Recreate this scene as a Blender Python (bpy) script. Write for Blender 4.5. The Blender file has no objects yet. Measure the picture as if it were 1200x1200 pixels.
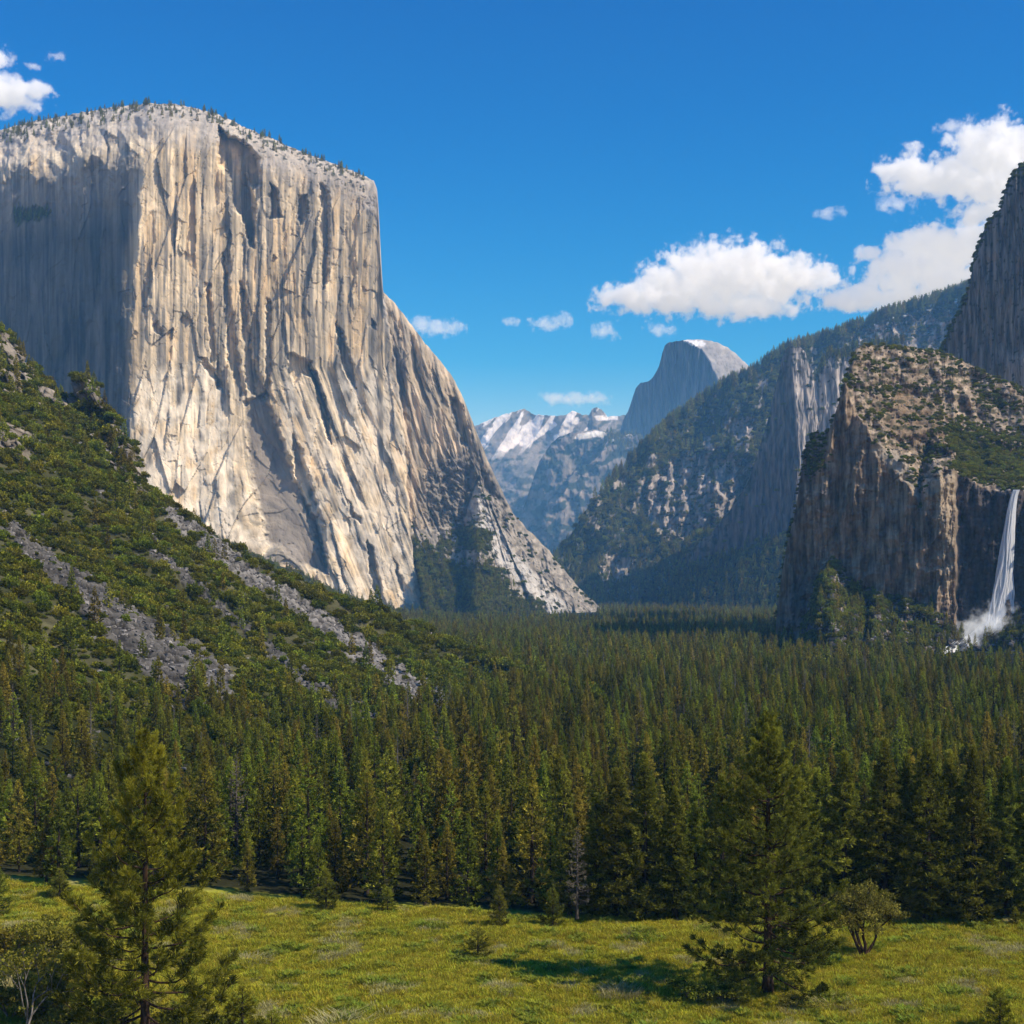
CLOUDS = True
import bpy, math, random
import numpy as np
from mathutils import Vector
R = math.radians
rng = np.random.default_rng(7)
random.seed(7)
F, H, HY = 1648.0, 30.0, 690.0            # focal length in photo pixels, eye height (m), horizon row
C = bpy.context.scene.collection
SUN = np.array([0.917*math.cos(R(43)), -0.40*math.cos(R(43)), math.sin(R(43))])

# ------------------------------------------------------------------ helpers
def link(o, parent=None):
    C.objects.link(o)
    if parent is not None: o.parent = parent
    return o
def tag(o, label=None, cat=None, group=None, kind=None):
    if label: o['label'] = label
    if cat: o['category'] = cat
    if group: o['group'] = group
    if kind: o['kind'] = kind
    return o
def mesh(name, V, Fs, mat=None, col=None, smooth=True, fcol=None):
    """V Nx3, Fs list of face index arrays (n x 3 or n x 4); col per-vertex rgb; fcol per-vertex scalar."""
    me = bpy.data.meshes.new(name)
    V = np.asarray(V, np.float32)
    me.vertices.add(len(V)); me.vertices.foreach_set('co', V.ravel())
    Fs = [np.asarray(f, np.int32) for f in Fs if len(f)]
    idx = np.concatenate([f.ravel() for f in Fs])
    tot = np.concatenate([np.full(len(f), f.shape[1], np.int32) for f in Fs])
    st = np.concatenate([[0], np.cumsum(tot)[:-1]]).astype(np.int32)
    me.loops.add(len(idx)); me.loops.foreach_set('vertex_index', idx)
    me.polygons.add(len(tot)); me.polygons.foreach_set('loop_start', st)
    me.update(calc_edges=True)
    me.polygons.foreach_set('use_smooth', np.full(len(tot), smooth))
    if col is not None:
        a = me.attributes.new('Col', 'FLOAT_COLOR', 'POINT')
        c = np.ones((len(V), 4), np.float32); c[:, :3] = col
        a.data.foreach_set('color', c.ravel())
    if fcol is not None:
        a = me.attributes.new('tone', 'FLOAT', 'POINT')
        a.data.foreach_set('value', np.asarray(fcol, np.float32))
    if mat: me.materials.append(mat)
    return me
def obj(name, me, parent=None, loc=(0, 0, 0), rz=0, sc=1.0):
    o = bpy.data.objects.new(name, me)
    o.location = loc; o.rotation_euler = (0, 0, rz); o.scale = (sc, sc, sc) if not hasattr(sc, '__len__') else sc
    return link(o, parent)
def cv(pts):                                # curve through (x, y) points
    p = np.array(pts, float)
    return lambda x: np.interp(x, p[:, 0], p[:, 1])
def ss(a, b, x):
    t = np.clip((np.asarray(x, float)-a)/(b-a), 0, 1); return t*t*(3-2*t)
def gpos(px, Y, z=0.0): return ((px-600)/F*Y, Y, z)
def gy(py): return H*F/(py-HY)             # distance of flat ground seen on a row

# gradient noise
_pr = np.random.default_rng(99)
_PT = np.concatenate([_pr.permutation(1024)]*2).astype(np.int32)
_ga = _pr.random(1024)*2*np.pi
_GX = np.cos(_ga).astype(np.float32); _GY = np.sin(_ga).astype(np.float32)
def _hash(ix, iy, s): return _PT[_PT[(ix+s*53) & 1023]+((iy+s*131) & 1023)]
def _grad(ix, iy, s):
    h = _hash(ix.astype(np.int32), iy.astype(np.int32), s); return _GX[h], _GY[h]
def perlin(x, y, s=0):
    x, y = np.broadcast_arrays(np.asarray(x, np.float32), np.asarray(y, np.float32))
    fx0 = np.floor(x); fy0 = np.floor(y); fx = x-fx0; fy = y-fy0
    ix = fx0.astype(np.int32); iy = fy0.astype(np.int32)
    u = fx*fx*fx*(fx*(fx*6-15)+10); v = fy*fy*fy*(fy*(fy*6-15)+10)
    A = _PT[(ix+s*53) & 1023]; B = _PT[(ix+1+s*53) & 1023]; y0 = (iy+s*131) & 1023; y1 = (iy+1+s*131) & 1023
    def d(P, yy, ax, ay):
        h = _PT[P+yy]; return _GX[h]*(fx-ax)+_GY[h]*(fy-ay)
    a = d(A, y0, 0, 0)*(1-u)+d(B, y0, 1, 0)*u; b = d(A, y1, 0, 1)*(1-u)+d(B, y1, 1, 1)*u
    return (a*(1-v)+b*v)*1.5
def fbm(x, y, s=0, o=5, g=0.5, l=2.03):
    t = 0; a = 1.0
    for k in range(o):
        t = t+a*perlin(x, y, s+k*17); x = x*l; y = y*l; a *= g
    return t
def ridged(x, y, s=0, o=4, g=0.5):
    t = 0; a = 1.0
    for k in range(o):
        t = t+a*(1-2*np.abs(perlin(x, y, s+k*13))); x = x*2.07; y = y*2.07; a *= g
    return t
def cells(x, y, s=0):
    """worley: distance to the nearest and second nearest point, and a random value of the nearest"""
    ix = np.floor(x); iy = np.floor(y)
    d1 = np.full(x.shape, 9.0); d2 = d1.copy(); val = np.zeros(x.shape)
    for ax in (-1, 0, 1):
        for ay in (-1, 0, 1):
            gx, gy_ = _grad(ix+ax, iy+ay, s)
            px = ix+ax+.5+.42*gx; py = iy+ay+.5+.42*gy_
            d = np.hypot(px-x, py-y)
            n = d < d1
            d2 = np.where(n, d1, np.minimum(d2, d)); d1 = np.where(n, d, d1); val = np.where(n, gx*.5+.5, val)
    return d1, d2, val
def facets(x, y, s=0):
    """worley cells: offset from the nearest cell point and its random value, for tilted flat facets"""
    x = np.asarray(x, float); y = np.asarray(y, float); ix = np.floor(x); iy = np.floor(y)
    d1 = np.full(x.shape, 9.0); ox = np.zeros(x.shape); oy = ox.copy(); val = ox.copy()
    for ax in (-1, 0, 1):
        for ay in (-1, 0, 1):
            gx, gy_ = _grad(ix+ax, iy+ay, s)
            qx = x-(ix+ax+.5+.42*gx); qy = y-(iy+ay+.5+.42*gy_); d = np.hypot(qx, qy); n = d < d1
            d1 = np.where(n, d, d1); ox = np.where(n, qx, ox); oy = np.where(n, qy, oy); val = np.where(n, gx*.5+.5, val)
    return ox, oy, val
def inpoly(PX, PY, poly):
    n = len(poly); r = np.zeros(PX.shape, bool)
    for i in range(n):
        x1, y1 = poly[i]; x2, y2 = poly[(i+1) % n]
        if y1 == y2: continue
        c = ((y1 > PY) != (y2 > PY)) & (PX < (x2-x1)*(PY-y1)/(y2-y1)+x1)
        r ^= c
    return r
def dist_line(PX, PY, pts):
    d = np.full(PX.shape, 1e9)
    for (x1, y1), (x2, y2) in zip(pts[:-1], pts[1:]):
        t = np.clip(((PX-x1)*(x2-x1)+(PY-y1)*(y2-y1))/((x2-x1)**2+(y2-y1)**2), 0, 1)
        d = np.minimum(d, np.hypot(PX-x1-t*(x2-x1), PY-y1-t*(y2-y1)))
    return d
def soft(PX, PY, poly, w=1.5, wob=2.5, s=0):
    """soft polygon mask with a ragged edge"""
    wx = PX+wob*fbm(PX/9, PY/9, 900+s, 3); wy = PY+wob*fbm(PX/9, PY/9, 950+s, 3)
    ins = inpoly(wx, wy, poly)
    d = dist_line(wx, wy, list(poly)+[poly[0]])
    return np.where(ins, 0.5+0.5*np.clip(d/w, 0, 1), 0.5-0.5*np.clip(d/w, 0, 1))
def lerp(a, b, t):
    t = np.asarray(t)[..., None]; return np.asarray(a)*(1-t)+np.asarray(b)*t

# ------------------------------------------------------------------ materials
def newmat(name):
    m = bpy.data.materials.new(name); m.use_nodes = True
    nt = m.node_tree; nt.nodes.clear()
    out = nt.nodes.new('ShaderNodeOutputMaterial')
    return m, nt, nt.nodes, nt.links, out
def rock_mat(name, sc, stretch, strength=0.35, bump=0.5, dist=1.0):
    m, nt, N, L, out = newmat(name)
    at = N.new('ShaderNodeAttribute'); at.attribute_name = 'Col'
    tc = N.new('ShaderNodeNewGeometry')
    mp = N.new('ShaderNodeMapping'); mp.inputs['Scale'].default_value = (sc, sc, sc*stretch)
    L.new(tc.outputs['Position'], mp.inputs['Vector'])
    n1 = N.new('ShaderNodeTexNoise'); n1.inputs['Detail'].default_value = 6; n1.inputs['Roughness'].default_value = .65
    n1.inputs['Scale'].default_value = 1; L.new(mp.outputs[0], n1.inputs['Vector'])
    mr = N.new('ShaderNodeMapRange'); mr.inputs['From Min'].default_value = .3; mr.inputs['From Max'].default_value = .7
    mr.inputs['To Min'].default_value = 1-strength; mr.inputs['To Max'].default_value = 1+strength
    L.new(n1.outputs['Fac'], mr.inputs['Value'])
    mx = N.new('ShaderNodeVectorMath'); mx.operation = 'SCALE'
    L.new(at.outputs['Color'], mx.inputs[0]); L.new(mr.outputs[0], mx.inputs['Scale'])
    bp = N.new('ShaderNodeBump'); bp.inputs['Strength'].default_value = bump; bp.inputs['Distance'].default_value = dist
    L.new(n1.outputs['Fac'], bp.inputs['Height'])
    b = N.new('ShaderNodeBsdfDiffuse'); b.inputs['Roughness'].default_value = 1
    L.new(mx.outputs[0], b.inputs['Color']); L.new(bp.outputs[0], b.inputs['Normal']); L.new(b.outputs[0], out.inputs['Surface'])
    return m
def leaf_mat(name, dark, light, trans=0.3, var=0.35, huev=0.03):
    """foliage: colour between dark and light by the tuft's tone, brightness and hue vary from plant to plant"""
    m, nt, N, L, out = newmat(name)
    at = N.new('ShaderNodeAttribute'); at.attribute_name = 'tone'
    cr = N.new('ShaderNodeMix'); cr.data_type = 'RGBA'; cr.inputs[6].default_value = (*dark, 1); cr.inputs[7].default_value = (*light, 1)
    L.new(at.outputs['Fac'], cr.inputs[0])
    oi = N.new('ShaderNodeObjectInfo')
    hs = N.new('ShaderNodeHueSaturation')
    m1 = N.new('ShaderNodeMapRange'); m1.inputs['To Min'].default_value = 1-var; m1.inputs['To Max'].default_value = 1+var
    m2 = N.new('ShaderNodeMath'); m2.operation = 'MULTIPLY'; m2.inputs[1].default_value = 7.31
    m3 = N.new('ShaderNodeMath'); m3.operation = 'FRACT'
    m4 = N.new('ShaderNodeMapRange'); m4.inputs['To Min'].default_value = .5-huev; m4.inputs['To Max'].default_value = .5+huev
    L.new(oi.outputs['Random'], m1.inputs['Value']); L.new(oi.outputs['Random'], m2.inputs[0]); L.new(m2.outputs[0], m3.inputs[0]); L.new(m3.outputs[0], m4.inputs['Value'])
    L.new(m1.outputs[0], hs.inputs['Value']); L.new(m4.outputs[0], hs.inputs['Hue']); L.new(cr.outputs[2], hs.inputs['Color'])
    d = N.new('ShaderNodeBsdfDiffuse'); t = N.new('ShaderNodeBsdfTranslucent'); mx = N.new('ShaderNodeMixShader'); mx.inputs[0].default_value = trans
    L.new(hs.outputs[0], d.inputs['Color']); L.new(hs.outputs[0], t.inputs['Color'])
    L.new(d.outputs[0], mx.inputs[1]); L.new(t.outputs[0], mx.inputs[2]); L.new(mx.outputs[0], out.inputs['Surface'])
    return m
def bark_mat(name, a, b, sc=6):
    m, nt, N, L, out = newmat(name)
    tc = N.new('ShaderNodeTexCoord'); mp = N.new('ShaderNodeMapping'); mp.inputs['Scale'].default_value = (sc, sc, sc*.25)
    L.new(tc.outputs['Object'], mp.inputs['Vector'])
    n = N.new('ShaderNodeTexNoise'); n.inputs['Scale'].default_value = 1; n.inputs['Detail'].default_value = 4
    L.new(mp.outputs[0], n.inputs['Vector'])
    cr = N.new('ShaderNodeValToRGB'); cr.color_ramp.elements[0].position = .38; cr.color_ramp.elements[1].position = .62
    cr.color_ramp.elements[0].color = (*a, 1); cr.color_ramp.elements[1].color = (*b, 1)
    L.new(n.outputs['Fac'], cr.inputs[0])
    d = N.new('ShaderNodeBsdfDiffuse'); L.new(cr.outputs[0], d.inputs['Color'])
    bp = N.new('ShaderNodeBump'); bp.inputs['Distance'].default_value = .05; L.new(n.outputs['Fac'], bp.inputs['Height']); L.new(bp.outputs[0], d.inputs['Normal'])
    L.new(d.outputs[0], out.inputs['Surface'])
    return m

GRANITE = rock_mat('granite', .09, .22, .28, .55, 3.0)
GRANITE_FAR = rock_mat('far_granite', .022, .35, .2, .5, 12.0)
SCREE = rock_mat('scree_and_soil', .35, 1.0, .4, .6, .8)
PINE = leaf_mat('pine_needles', (.042, .055, .007), (.42, .41, .035), .4, .12, .01)
PINE_D = leaf_mat('dark_pine_needles', (.024, .033, .006), (.33, .33, .04), .35, .12, .01)
CONIF = leaf_mat('conifer_needles', (.024, .034, .007), (.52, .49, .055), .35, .38, .04)
CONIF_BIG = leaf_mat('large_conifer_needles', (.038, .050, .008), (.38, .375, .045), .35, .25, .02)
SCRUBM = leaf_mat('scrub_leaves', (.036, .046, .005), (.31, .315, .028), .35, .38, .03)
OAKM = leaf_mat('oak_leaves', (.08, .085, .016), (.40, .36, .065), .35, .15, .01)
YELM = leaf_mat('willow_leaves', (.09, .09, .016), (.42, .36, .05), .4, .15, .015)
GRASSM = leaf_mat('grass_blades', (.20, .21, .018), (.68, .60, .06), .4, .22, .03)
STRAWM = leaf_mat('dry_stems', (.28, .25, .09), (.62, .56, .27), .3, .15, .01)
SAGEM = leaf_mat('herb_leaves', (.16, .20, .02), (.42, .45, .06), .3, .25, .03)
BARK = bark_mat('pine_bark', (.018, .012, .008), (.075, .045, .028))
BARKG = bark_mat('grey_bark', (.07, .06, .052), (.24, .21, .18))
BARKW = bark_mat('weathered_bark', (.045, .038, .032), (.15, .125, .10))
BARKF = bark_mat('fir_bark', (.02, .015, .011), (.06, .045, .034))

# ------------------------------------------------------------------ plants
def tubes(P, Rad, sides=5):
    """P: M x K x 3 polylines, Rad: M x K radii -> verts, quads"""
    M_, K, _ = P.shape
    T = np.gradient(P, axis=1); T /= np.linalg.norm(T, axis=2, keepdims=True)+1e-9
    up = np.where(np.abs(T[..., 2:3]) > .9, np.array([1., 0, 0]), np.array([0, 0, 1.]))
    A = np.cross(T, up); A /= np.linalg.norm(A, axis=2, keepdims=True)+1e-9
    B = np.cross(T, A)
    an = np.arange(sides)/sides*2*np.pi
    V = P[:, :, None]+Rad[:, :, None, None]*(A[:, :, None]*np.cos(an)[None, None, :, None]+B[:, :, None]*np.sin(an)[None, None, :, None])
    base = (np.arange(M_)*K*sides)[:, None, None]; k = (np.arange(K-1)*sides)[None, :, None]; s = np.arange(sides)[None, None, :]; s2 = (s+1) % sides
    q = np.stack([base+k+s, base+k+s2, base+k+sides+s2, base+k+sides+s], -1).reshape(-1, 4)
    return V.reshape(-1, 3), q
def unit(v): return v/(np.linalg.norm(v, axis=-1, keepdims=True)+1e-9)
def tufts(cen, dirv, n, ln, wd, spread, r, tone):
    """n needles (thin two-triangle blades) leave each centre around dirv"""
    m = len(cen)
    d = unit(dirv)[:, None]+spread*r.normal(size=(m, n, 3)); d = unit(d)
    l = ln*r.uniform(.6, 1.15, (m, n, 1))
    side = unit(np.cross(d, r.normal(size=(m, n, 3))))*wd
    c = cen[:, None]+r.normal(size=(m, n, 3))*ln*.12
    v = np.stack([c-side*.4, c+d*l*.55-side, c+d*l, c+d*l*.55+side], 2).reshape(-1, 3)
    q = np.arange(m*n*4).reshape(-1, 4)
    t = np.repeat(np.clip(tone[:, None]+r.normal(size=(m, n))*.16, 0, 1), 4)
    return v, q, t
def whorled(seed, h, r0, crown_base, width, n_br, prof, elev=(-.2, .35), up=.25, subs=6, n=14, ln=.5, wd=.05, spread=.6,
            bare=.25, droop=.1, sides=5, sub_len=.45, trunk_r=.02, gaps=.0, lean=0.01, brad=1.0):
    """A conifer. prof(t) gives limb length for height t in 0..1 of the crown. Returns trunk, limbs, needles arrays."""
    r = np.random.default_rng(seed)
    K = 12; tz = np.linspace(0, 1, K)
    wob = np.cumsum(r.normal(size=(K, 2))*lean*h/K, axis=0)
    tp = np.zeros((1, K, 3)); tp[0, :, 0:2] = wob; tp[0, :, 2] = tz*h
    tr = (trunk_r*h*(1-tz)**.8+.004*h*(1-tz)+.01)[None]; tr[0, 0] *= 1.35
    TV, TQ = tubes(tp, tr, 8)
    # limbs
    t = (np.arange(n_br)+r.uniform(-.5, .5, n_br))/n_br; t = np.clip(t, 0, .985)
    t = t**1.0
    keep = r.random(n_br) > gaps; t = t[keep]; nb = len(t)
    az = np.arange(nb)*2.39996+r.uniform(-.5, .5, nb)
    L = width*prof(t)*r.uniform(.62, 1.12, nb)
    el = elev[0]+(elev[1]-elev[0])*t+r.normal(size=nb)*.1
    z = (crown_base+(1-crown_base)*t)*h
    bx = np.interp(z/h, tz, wob[:, 0]); by = np.interp(z/h, tz, wob[:, 1])
    K2 = 7; s = np.linspace(0, 1, K2)
    az2 = az[:, None]+(r.normal(size=(nb, 1))*.25)*s[None]
    rad = L[:, None]*s[None]*np.cos(el)[:, None]
    zz = L[:, None]*(np.sin(el)[:, None]*s[None]+up*s[None]**2.5-droop*np.sin(np.pi*s)[None])
    jz = np.cumsum(r.normal(size=(nb, K2))*.02, axis=1)*L[:, None]
    P = np.stack([bx[:, None]+np.cos(az2)*rad, by[:, None]+np.sin(az2)*rad, z[:, None]+zz+jz], -1)
    br = brad*(L*.014+.016)[:, None]*(1-s*.8)[None]*1.0
    LV, LQ = tubes(P, br, 4)
    # side twigs
    ns = subs
    u = r.uniform(bare, 1, (nb, ns)); u[:, 0] = 1.0
    if ns > 2: u[:, 1] = .9
    fi = u*(K2-1); i0 = np.clip(fi.astype(int), 0, K2-2); fr = (fi-i0)[..., None]
    bi = np.arange(nb)[:, None]
    base = P[bi, i0]*(1-fr)+P[bi, i0+1]*fr
    tang = unit(P[bi, i0+1]-P[bi, i0])
    sd = np.where(r.random((nb, ns, 1)) < .5, -1, 1)
    perp = np.cross(tang, np.array([0, 0, 1.]))
    dv = unit(tang*r.uniform(.3, 1.1, (nb, ns, 1))+perp*sd*r.uniform(.4, 1.1, (nb, ns, 1))+np.array([0, 0, 1.])*r.uniform(-.15, .35+up*.4, (nb, ns, 1)))
    dv[:, 0] = unit(tang[:, 0]+np.array([0, 0, up*.5]))
    sl = L[:, None]*sub_len*(1.08-u)*r.uniform(.6, 1.2, (nb, ns))
    sl = np.maximum(sl, ln*.25)
    tip = base+dv*sl[..., None]
    TPs = np.stack([base, base*.5+tip*.5+np.array([0, 0, -.02])*sl[..., None], tip], 2).reshape(-1, 3, 3)
    sr = np.tile(brad*np.array([.010, .007, .003])*(.5+h*.03), (len(TPs), 1))
    SV, SQ = tubes(TPs, sr, 3)
    return dict(trunk=(TV, TQ), limbs=(np.concatenate([LV, SV]), np.concatenate([LQ, SQ+len(LV)])),
                base=base.reshape(-1, 3), tip=tip.reshape(-1, 3), dv=dv.reshape(-1, 3), t=np.repeat(t, ns), r=r, h=h)
def dress(w, reps, n, ln, wd, spread, taper=.72):
    """needle tufts at the twig tips and along the twigs"""
    r = w['r']; b, tp, dv = w['base'], w['tip'], w['dv']
    cs = []; ds = []; ts = []
    for k in range(reps):
        f = 1.0 if k == 0 else r.uniform(.1, 1, (len(b), 1))
        cs.append(b*(1-f)+tp*f+r.normal(size=b.shape)*ln*(.0 if k == 0 else .18)); ds.append(dv+np.array([0, 0, .35])); ts.append(w['t'])
    c = np.concatenate(cs); d = np.concatenate(ds); tt = np.concatenate(ts)
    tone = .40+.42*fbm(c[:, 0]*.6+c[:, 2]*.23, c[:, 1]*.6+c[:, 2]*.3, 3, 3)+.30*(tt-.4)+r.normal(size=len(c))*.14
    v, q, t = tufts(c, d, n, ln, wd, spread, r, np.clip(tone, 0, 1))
    f = np.repeat(1-taper*tt**2, n*4)[:, None]; cc = np.repeat(c, n*4, 0)
    return cc+(v-cc)*f, q, t
def leafy(seed, w, h, n_main, levels, mat_leaf, leaf_n, leaf, trunk_r, dome=1.0, z0=.0, tilt=.6, cl=.5, flat=.7, fill=0):
    """a broad-leaved tree or shrub: forking stems and clusters of leaves. Returns wood (V,Q), leaves (V,Q,tone)"""
    r = np.random.default_rng(seed)
    segs = []; tips = []
    def grow(p, d, l, rad, lev):
        K = 4; P = [p]; dd = d
        for i in range(K):
            dd = unit(dd+r.normal(size=3)*.16+np.array([0, 0, .04])); P.append(P[-1]+dd*l/K)
        segs.append((np.array(P), np.linspace(rad, rad*.6, K+1)))
        if lev == 0: tips.append((P[-1], dd)); tips.append((P[2], dd)); return
        for _ in range(r.integers(2, 4)):
            grow(P[-1] if r.random() < .7 else P[-2], unit(dd+r.normal(size=3)*tilt*np.array([1, 1, flat])), l*r.uniform(.55, .85), rad*.6, lev-1)
        if r.random() < .6: tips.append((P[-1], dd))
    for i in range(n_main):
        a = i/n_main*2*np.pi+r.uniform(-.4, .4)
        d = unit(np.array([math.cos(a)*tilt*dome, math.sin(a)*tilt*dome, 1.0])) if n_main > 1 else np.array([.05, 0, 1.])
        grow(np.array([0, 0, -.05]), d, h*(.42 if levels > 1 else .7), trunk_r, levels)
    P = np.stack([s[0] for s in segs]); Rd = np.stack([s[1] for s in segs])
    V, Q = tubes(P, Rd, 5)
    tc = np.array([t[0] for t in tips]); td = np.array([t[1] for t in tips])
    mx = np.array([V[:, 0].ptp() if hasattr(V, 'ptp') else np.ptp(V[:, 0]), np.ptp(V[:, 1]), V[:, 2].max()])
    S = np.array([w/(mx[0]+cl), w/(mx[1]+cl), h/(mx[2]+cl*.5)])
    V = V*S; tc = tc*S
    if fill:
        fd = unit(r.normal(size=(fill, 3))); fd[:, 2] = np.abs(fd[:, 2])*1.0-.25
        fc = np.array([0, 0, h*.52])+fd*(r.random((fill, 1))**.35)*np.array([w*.46, w*.46, h*.40])*(1+.25*fbm(fd[:, 0:1]*2, fd[:, 1:2]*2, seed, 2))
        tc = np.concatenate([tc, fc])
    m = len(tc)
    c = np.repeat(tc, leaf_n, 0); off = unit(r.normal(size=c.shape))*(r.random((len(c), 1))**.4)*cl*np.array([1, 1, .6])
    c = c+off
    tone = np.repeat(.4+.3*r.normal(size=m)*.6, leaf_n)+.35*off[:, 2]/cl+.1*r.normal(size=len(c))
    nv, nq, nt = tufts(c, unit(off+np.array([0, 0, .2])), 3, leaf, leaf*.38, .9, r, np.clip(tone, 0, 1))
    return (V, Q), (nv, nq, nt)
def plant_meshes(nm, wood, leaves, wm, lm):
    a = mesh(nm+'_wood', wood[0], [wood[1]], wm)
    b = mesh(nm+'_leaves', leaves[0], [leaves[1]], lm, fcol=leaves[2], smooth=False)
    return a, b
def joined(nm, woods, leaves, wm, lm):
    """one light mesh with wood and leaves, for trees that only occur in masses"""
    V = []; Q = []; T = []; n = 0; nq = 0
    for (v, q) in woods:
        V.append(v); Q.append(q+n); T.append(np.zeros(len(v))); n += len(v); nq += len(q)
    V.append(leaves[0]); Q.append(leaves[1]+n); T.append(leaves[2])
    me = mesh(nm, np.concatenate(V), [np.concatenate(Q)], None, fcol=np.concatenate(T), smooth=False)
    me.materials.append(wm); me.materials.append(lm)
    mi = np.ones(len(me.polygons), np.int32); mi[:nq] = 0
    me.polygons.foreach_set('material_index', mi)
    return me
def tree_thing(name, parts, loc, rz, sc, label, cat='tree', group=None):
    e = bpy.data.objects.new(name, None); link(e)
    e.empty_display_size = .5
    e.location = loc; e.rotation_euler = (0, 0, rz); e.scale = (sc, sc, sc) if not hasattr(sc, '__len__') else sc
    tag(e, label, cat, group)
    for pn, me in parts:
        link(bpy.data.objects.new(pn, me), e)
    return e

# ------------------------------------------------------------------ scatter a mass with geometry nodes (kind = stuff)
def scatter(name, pts, rot, scl, protos, label, cat, idx=None, tiltv=None, kind='stuff'):
    me = bpy.data.meshes.new(name)
    me.vertices.add(len(pts)); me.vertices.foreach_set('co', np.asarray(pts, np.float32).ravel())
    def fa(nm, v):
        a = me.attributes.new(nm, 'FLOAT', 'POINT'); a.data.foreach_set('value', np.asarray(v, np.float32))
    fa('rz', rot); fa('sc', scl)
    a = me.attributes.new('ix', 'INT', 'POINT')
    a.data.foreach_set('value', (rng.integers(0, len(protos), len(pts)) if idx is None else idx).astype(np.int32))
    o = bpy.data.objects.new(name, me); link(o); tag(o, label, None, None, kind); 
    ng = bpy.data.node_groups.new(name, 'GeometryNodeTree')
    ng.interface.new_socket('Geometry', in_out='INPUT', socket_type='NodeSocketGeometry')
    ng.interface.new_socket('Geometry', in_out='OUTPUT', socket_type='NodeSocketGeometry')
    N = ng.nodes; L = ng.links
    gi = N.new('NodeGroupInput'); go = N.new('NodeGroupOutput')
    pc = bpy.data.collections.new(name+'_kinds')
    for p in protos: pc.objects.link(p)
    ci = N.new('GeometryNodeCollectionInfo'); ci.inputs['Collection'].default_value = pc
    ci.inputs['Separate Children'].default_value = True; ci.inputs['Reset Children'].default_value = True
    ip = N.new('GeometryNodeInstanceOnPoints'); ip.inputs['Pick Instance'].default_value = True
    L.new(gi.outputs[0], ip.inputs['Points']); L.new(ci.outputs[0], ip.inputs['Instance'])
    def na(nm, t):
        a = N.new('GeometryNodeInputNamedAttribute'); a.data_type = t; a.inputs['Name'].default_value = nm; return a.outputs['Attribute']
    L.new(na('ix', 'INT'), ip.inputs['Instance Index'])
    cx = N.new('ShaderNodeCombineXYZ'); L.new(na('rz', 'FLOAT'), cx.inputs['Z'])
    L.new(cx.outputs[0], ip.inputs['Rotation'])
    L.new(na('sc', 'FLOAT'), ip.inputs['Scale'])
    L.new(ip.outputs[0], go.inputs[0])
    md = o.modifiers.new('scatter', 'NODES'); md.node_group = ng
    return o
_pn = [0]
def proto(nm, me):                                          # only a source for masses: never placed itself
    _pn[0] += 1
    return bpy.data.objects.new('%s_kind_%03d' % (nm, _pn[0]), me)

# ------------------------------------------------------------------ rock masses
BUILT = {}
def relief(name, x0, x1, nx, nv, top, bot, depth, color, mat, label, back=(200, .35), vp=1.0, jag=0.0, jsc=8, seed=0):
    px = np.linspace(x0, x1, nx)
    v = np.linspace(0, 1, nv)**vp
    tp = top(px)+jag*(fbm(px/jsc, px*0+seed*1.7, seed, 4))
    bt = bot(px) if callable(bot) else np.full(nx, float(bot))
    bt = np.maximum(bt, tp+2)
    PX = np.tile(px, (nv, 1)); PY = bt[None]+(tp-bt)[None]*v[:, None]
    T = np.tile(tp, (nv, 1))
    T = np.tile(top(px), (nv, 1))
    D = depth(PX, PY, T)
    col = color(PX, PY, T, D)
    X = (PX-600)/F*D; Z = H-(PY-HY)/F*D
    # the mountain goes on behind its skyline
    nb = 6; bx, by, bz, bc = [X], [D], [Z], [col]
    for k in range(1, nb+1):
        dd = back[0]*(k/nb)**1.6
        Yk = D[-1]+dd
        bx.append(((px-600)/F*Yk)[None]); by.append(Yk[None])
        zt = H-(tp-HY)/F*Yk
        bz.append((np.minimum(Z[-1], zt)-back[1]*dd*.5)[None]); bc.append(col[-1:])
    X = np.concatenate(bx); Yv = np.concatenate(by); Z = np.concatenate(bz); col = np.concatenate(bc)
    n2 = X.shape[0]
    i = (np.arange(n2-1)[:, None]*nx+np.arange(nx-1)[None])
    q = np.stack([i, i+1, i+nx+1, i+nx], -1).reshape(-1, 4)
    V = np.stack([X, Yv, Z], -1)
    me = mesh(name, V.reshape(-1, 3), [q], mat, col=col.reshape(-1, 3))
    o = obj(name, me); tag(o, label, None, None, 'structure')
    BUILT[name] = (PX, PY, V[:nv], col[:nv], T)
    return o
def sample(name, n, dens):
    """points on a rock mass, chosen by true surface area times dens(PX,PY,T)"""
    PX, PY, V, col, T = BUILT[name]
    a = V[1:, :-1]-V[:-1, :-1]; b = V[:-1, 1:]-V[:-1, :-1]
    ar = np.linalg.norm(np.cross(a[..., [0, 1]+[2]], b), axis=-1)
    w = ar*np.clip(dens(PX[:-1, :-1], PY[:-1, :-1], T[:-1, :-1]), 0, None)
    p = (w/w.sum()).ravel()
    k = rng.choice(len(p), n, p=p); i, j = np.unravel_index(k, ar.shape)
    f = rng.random((n, 1)); g = rng.random((n, 1))
    return V[i, j]+a[i, j]*f+b[i, j]*g
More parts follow.
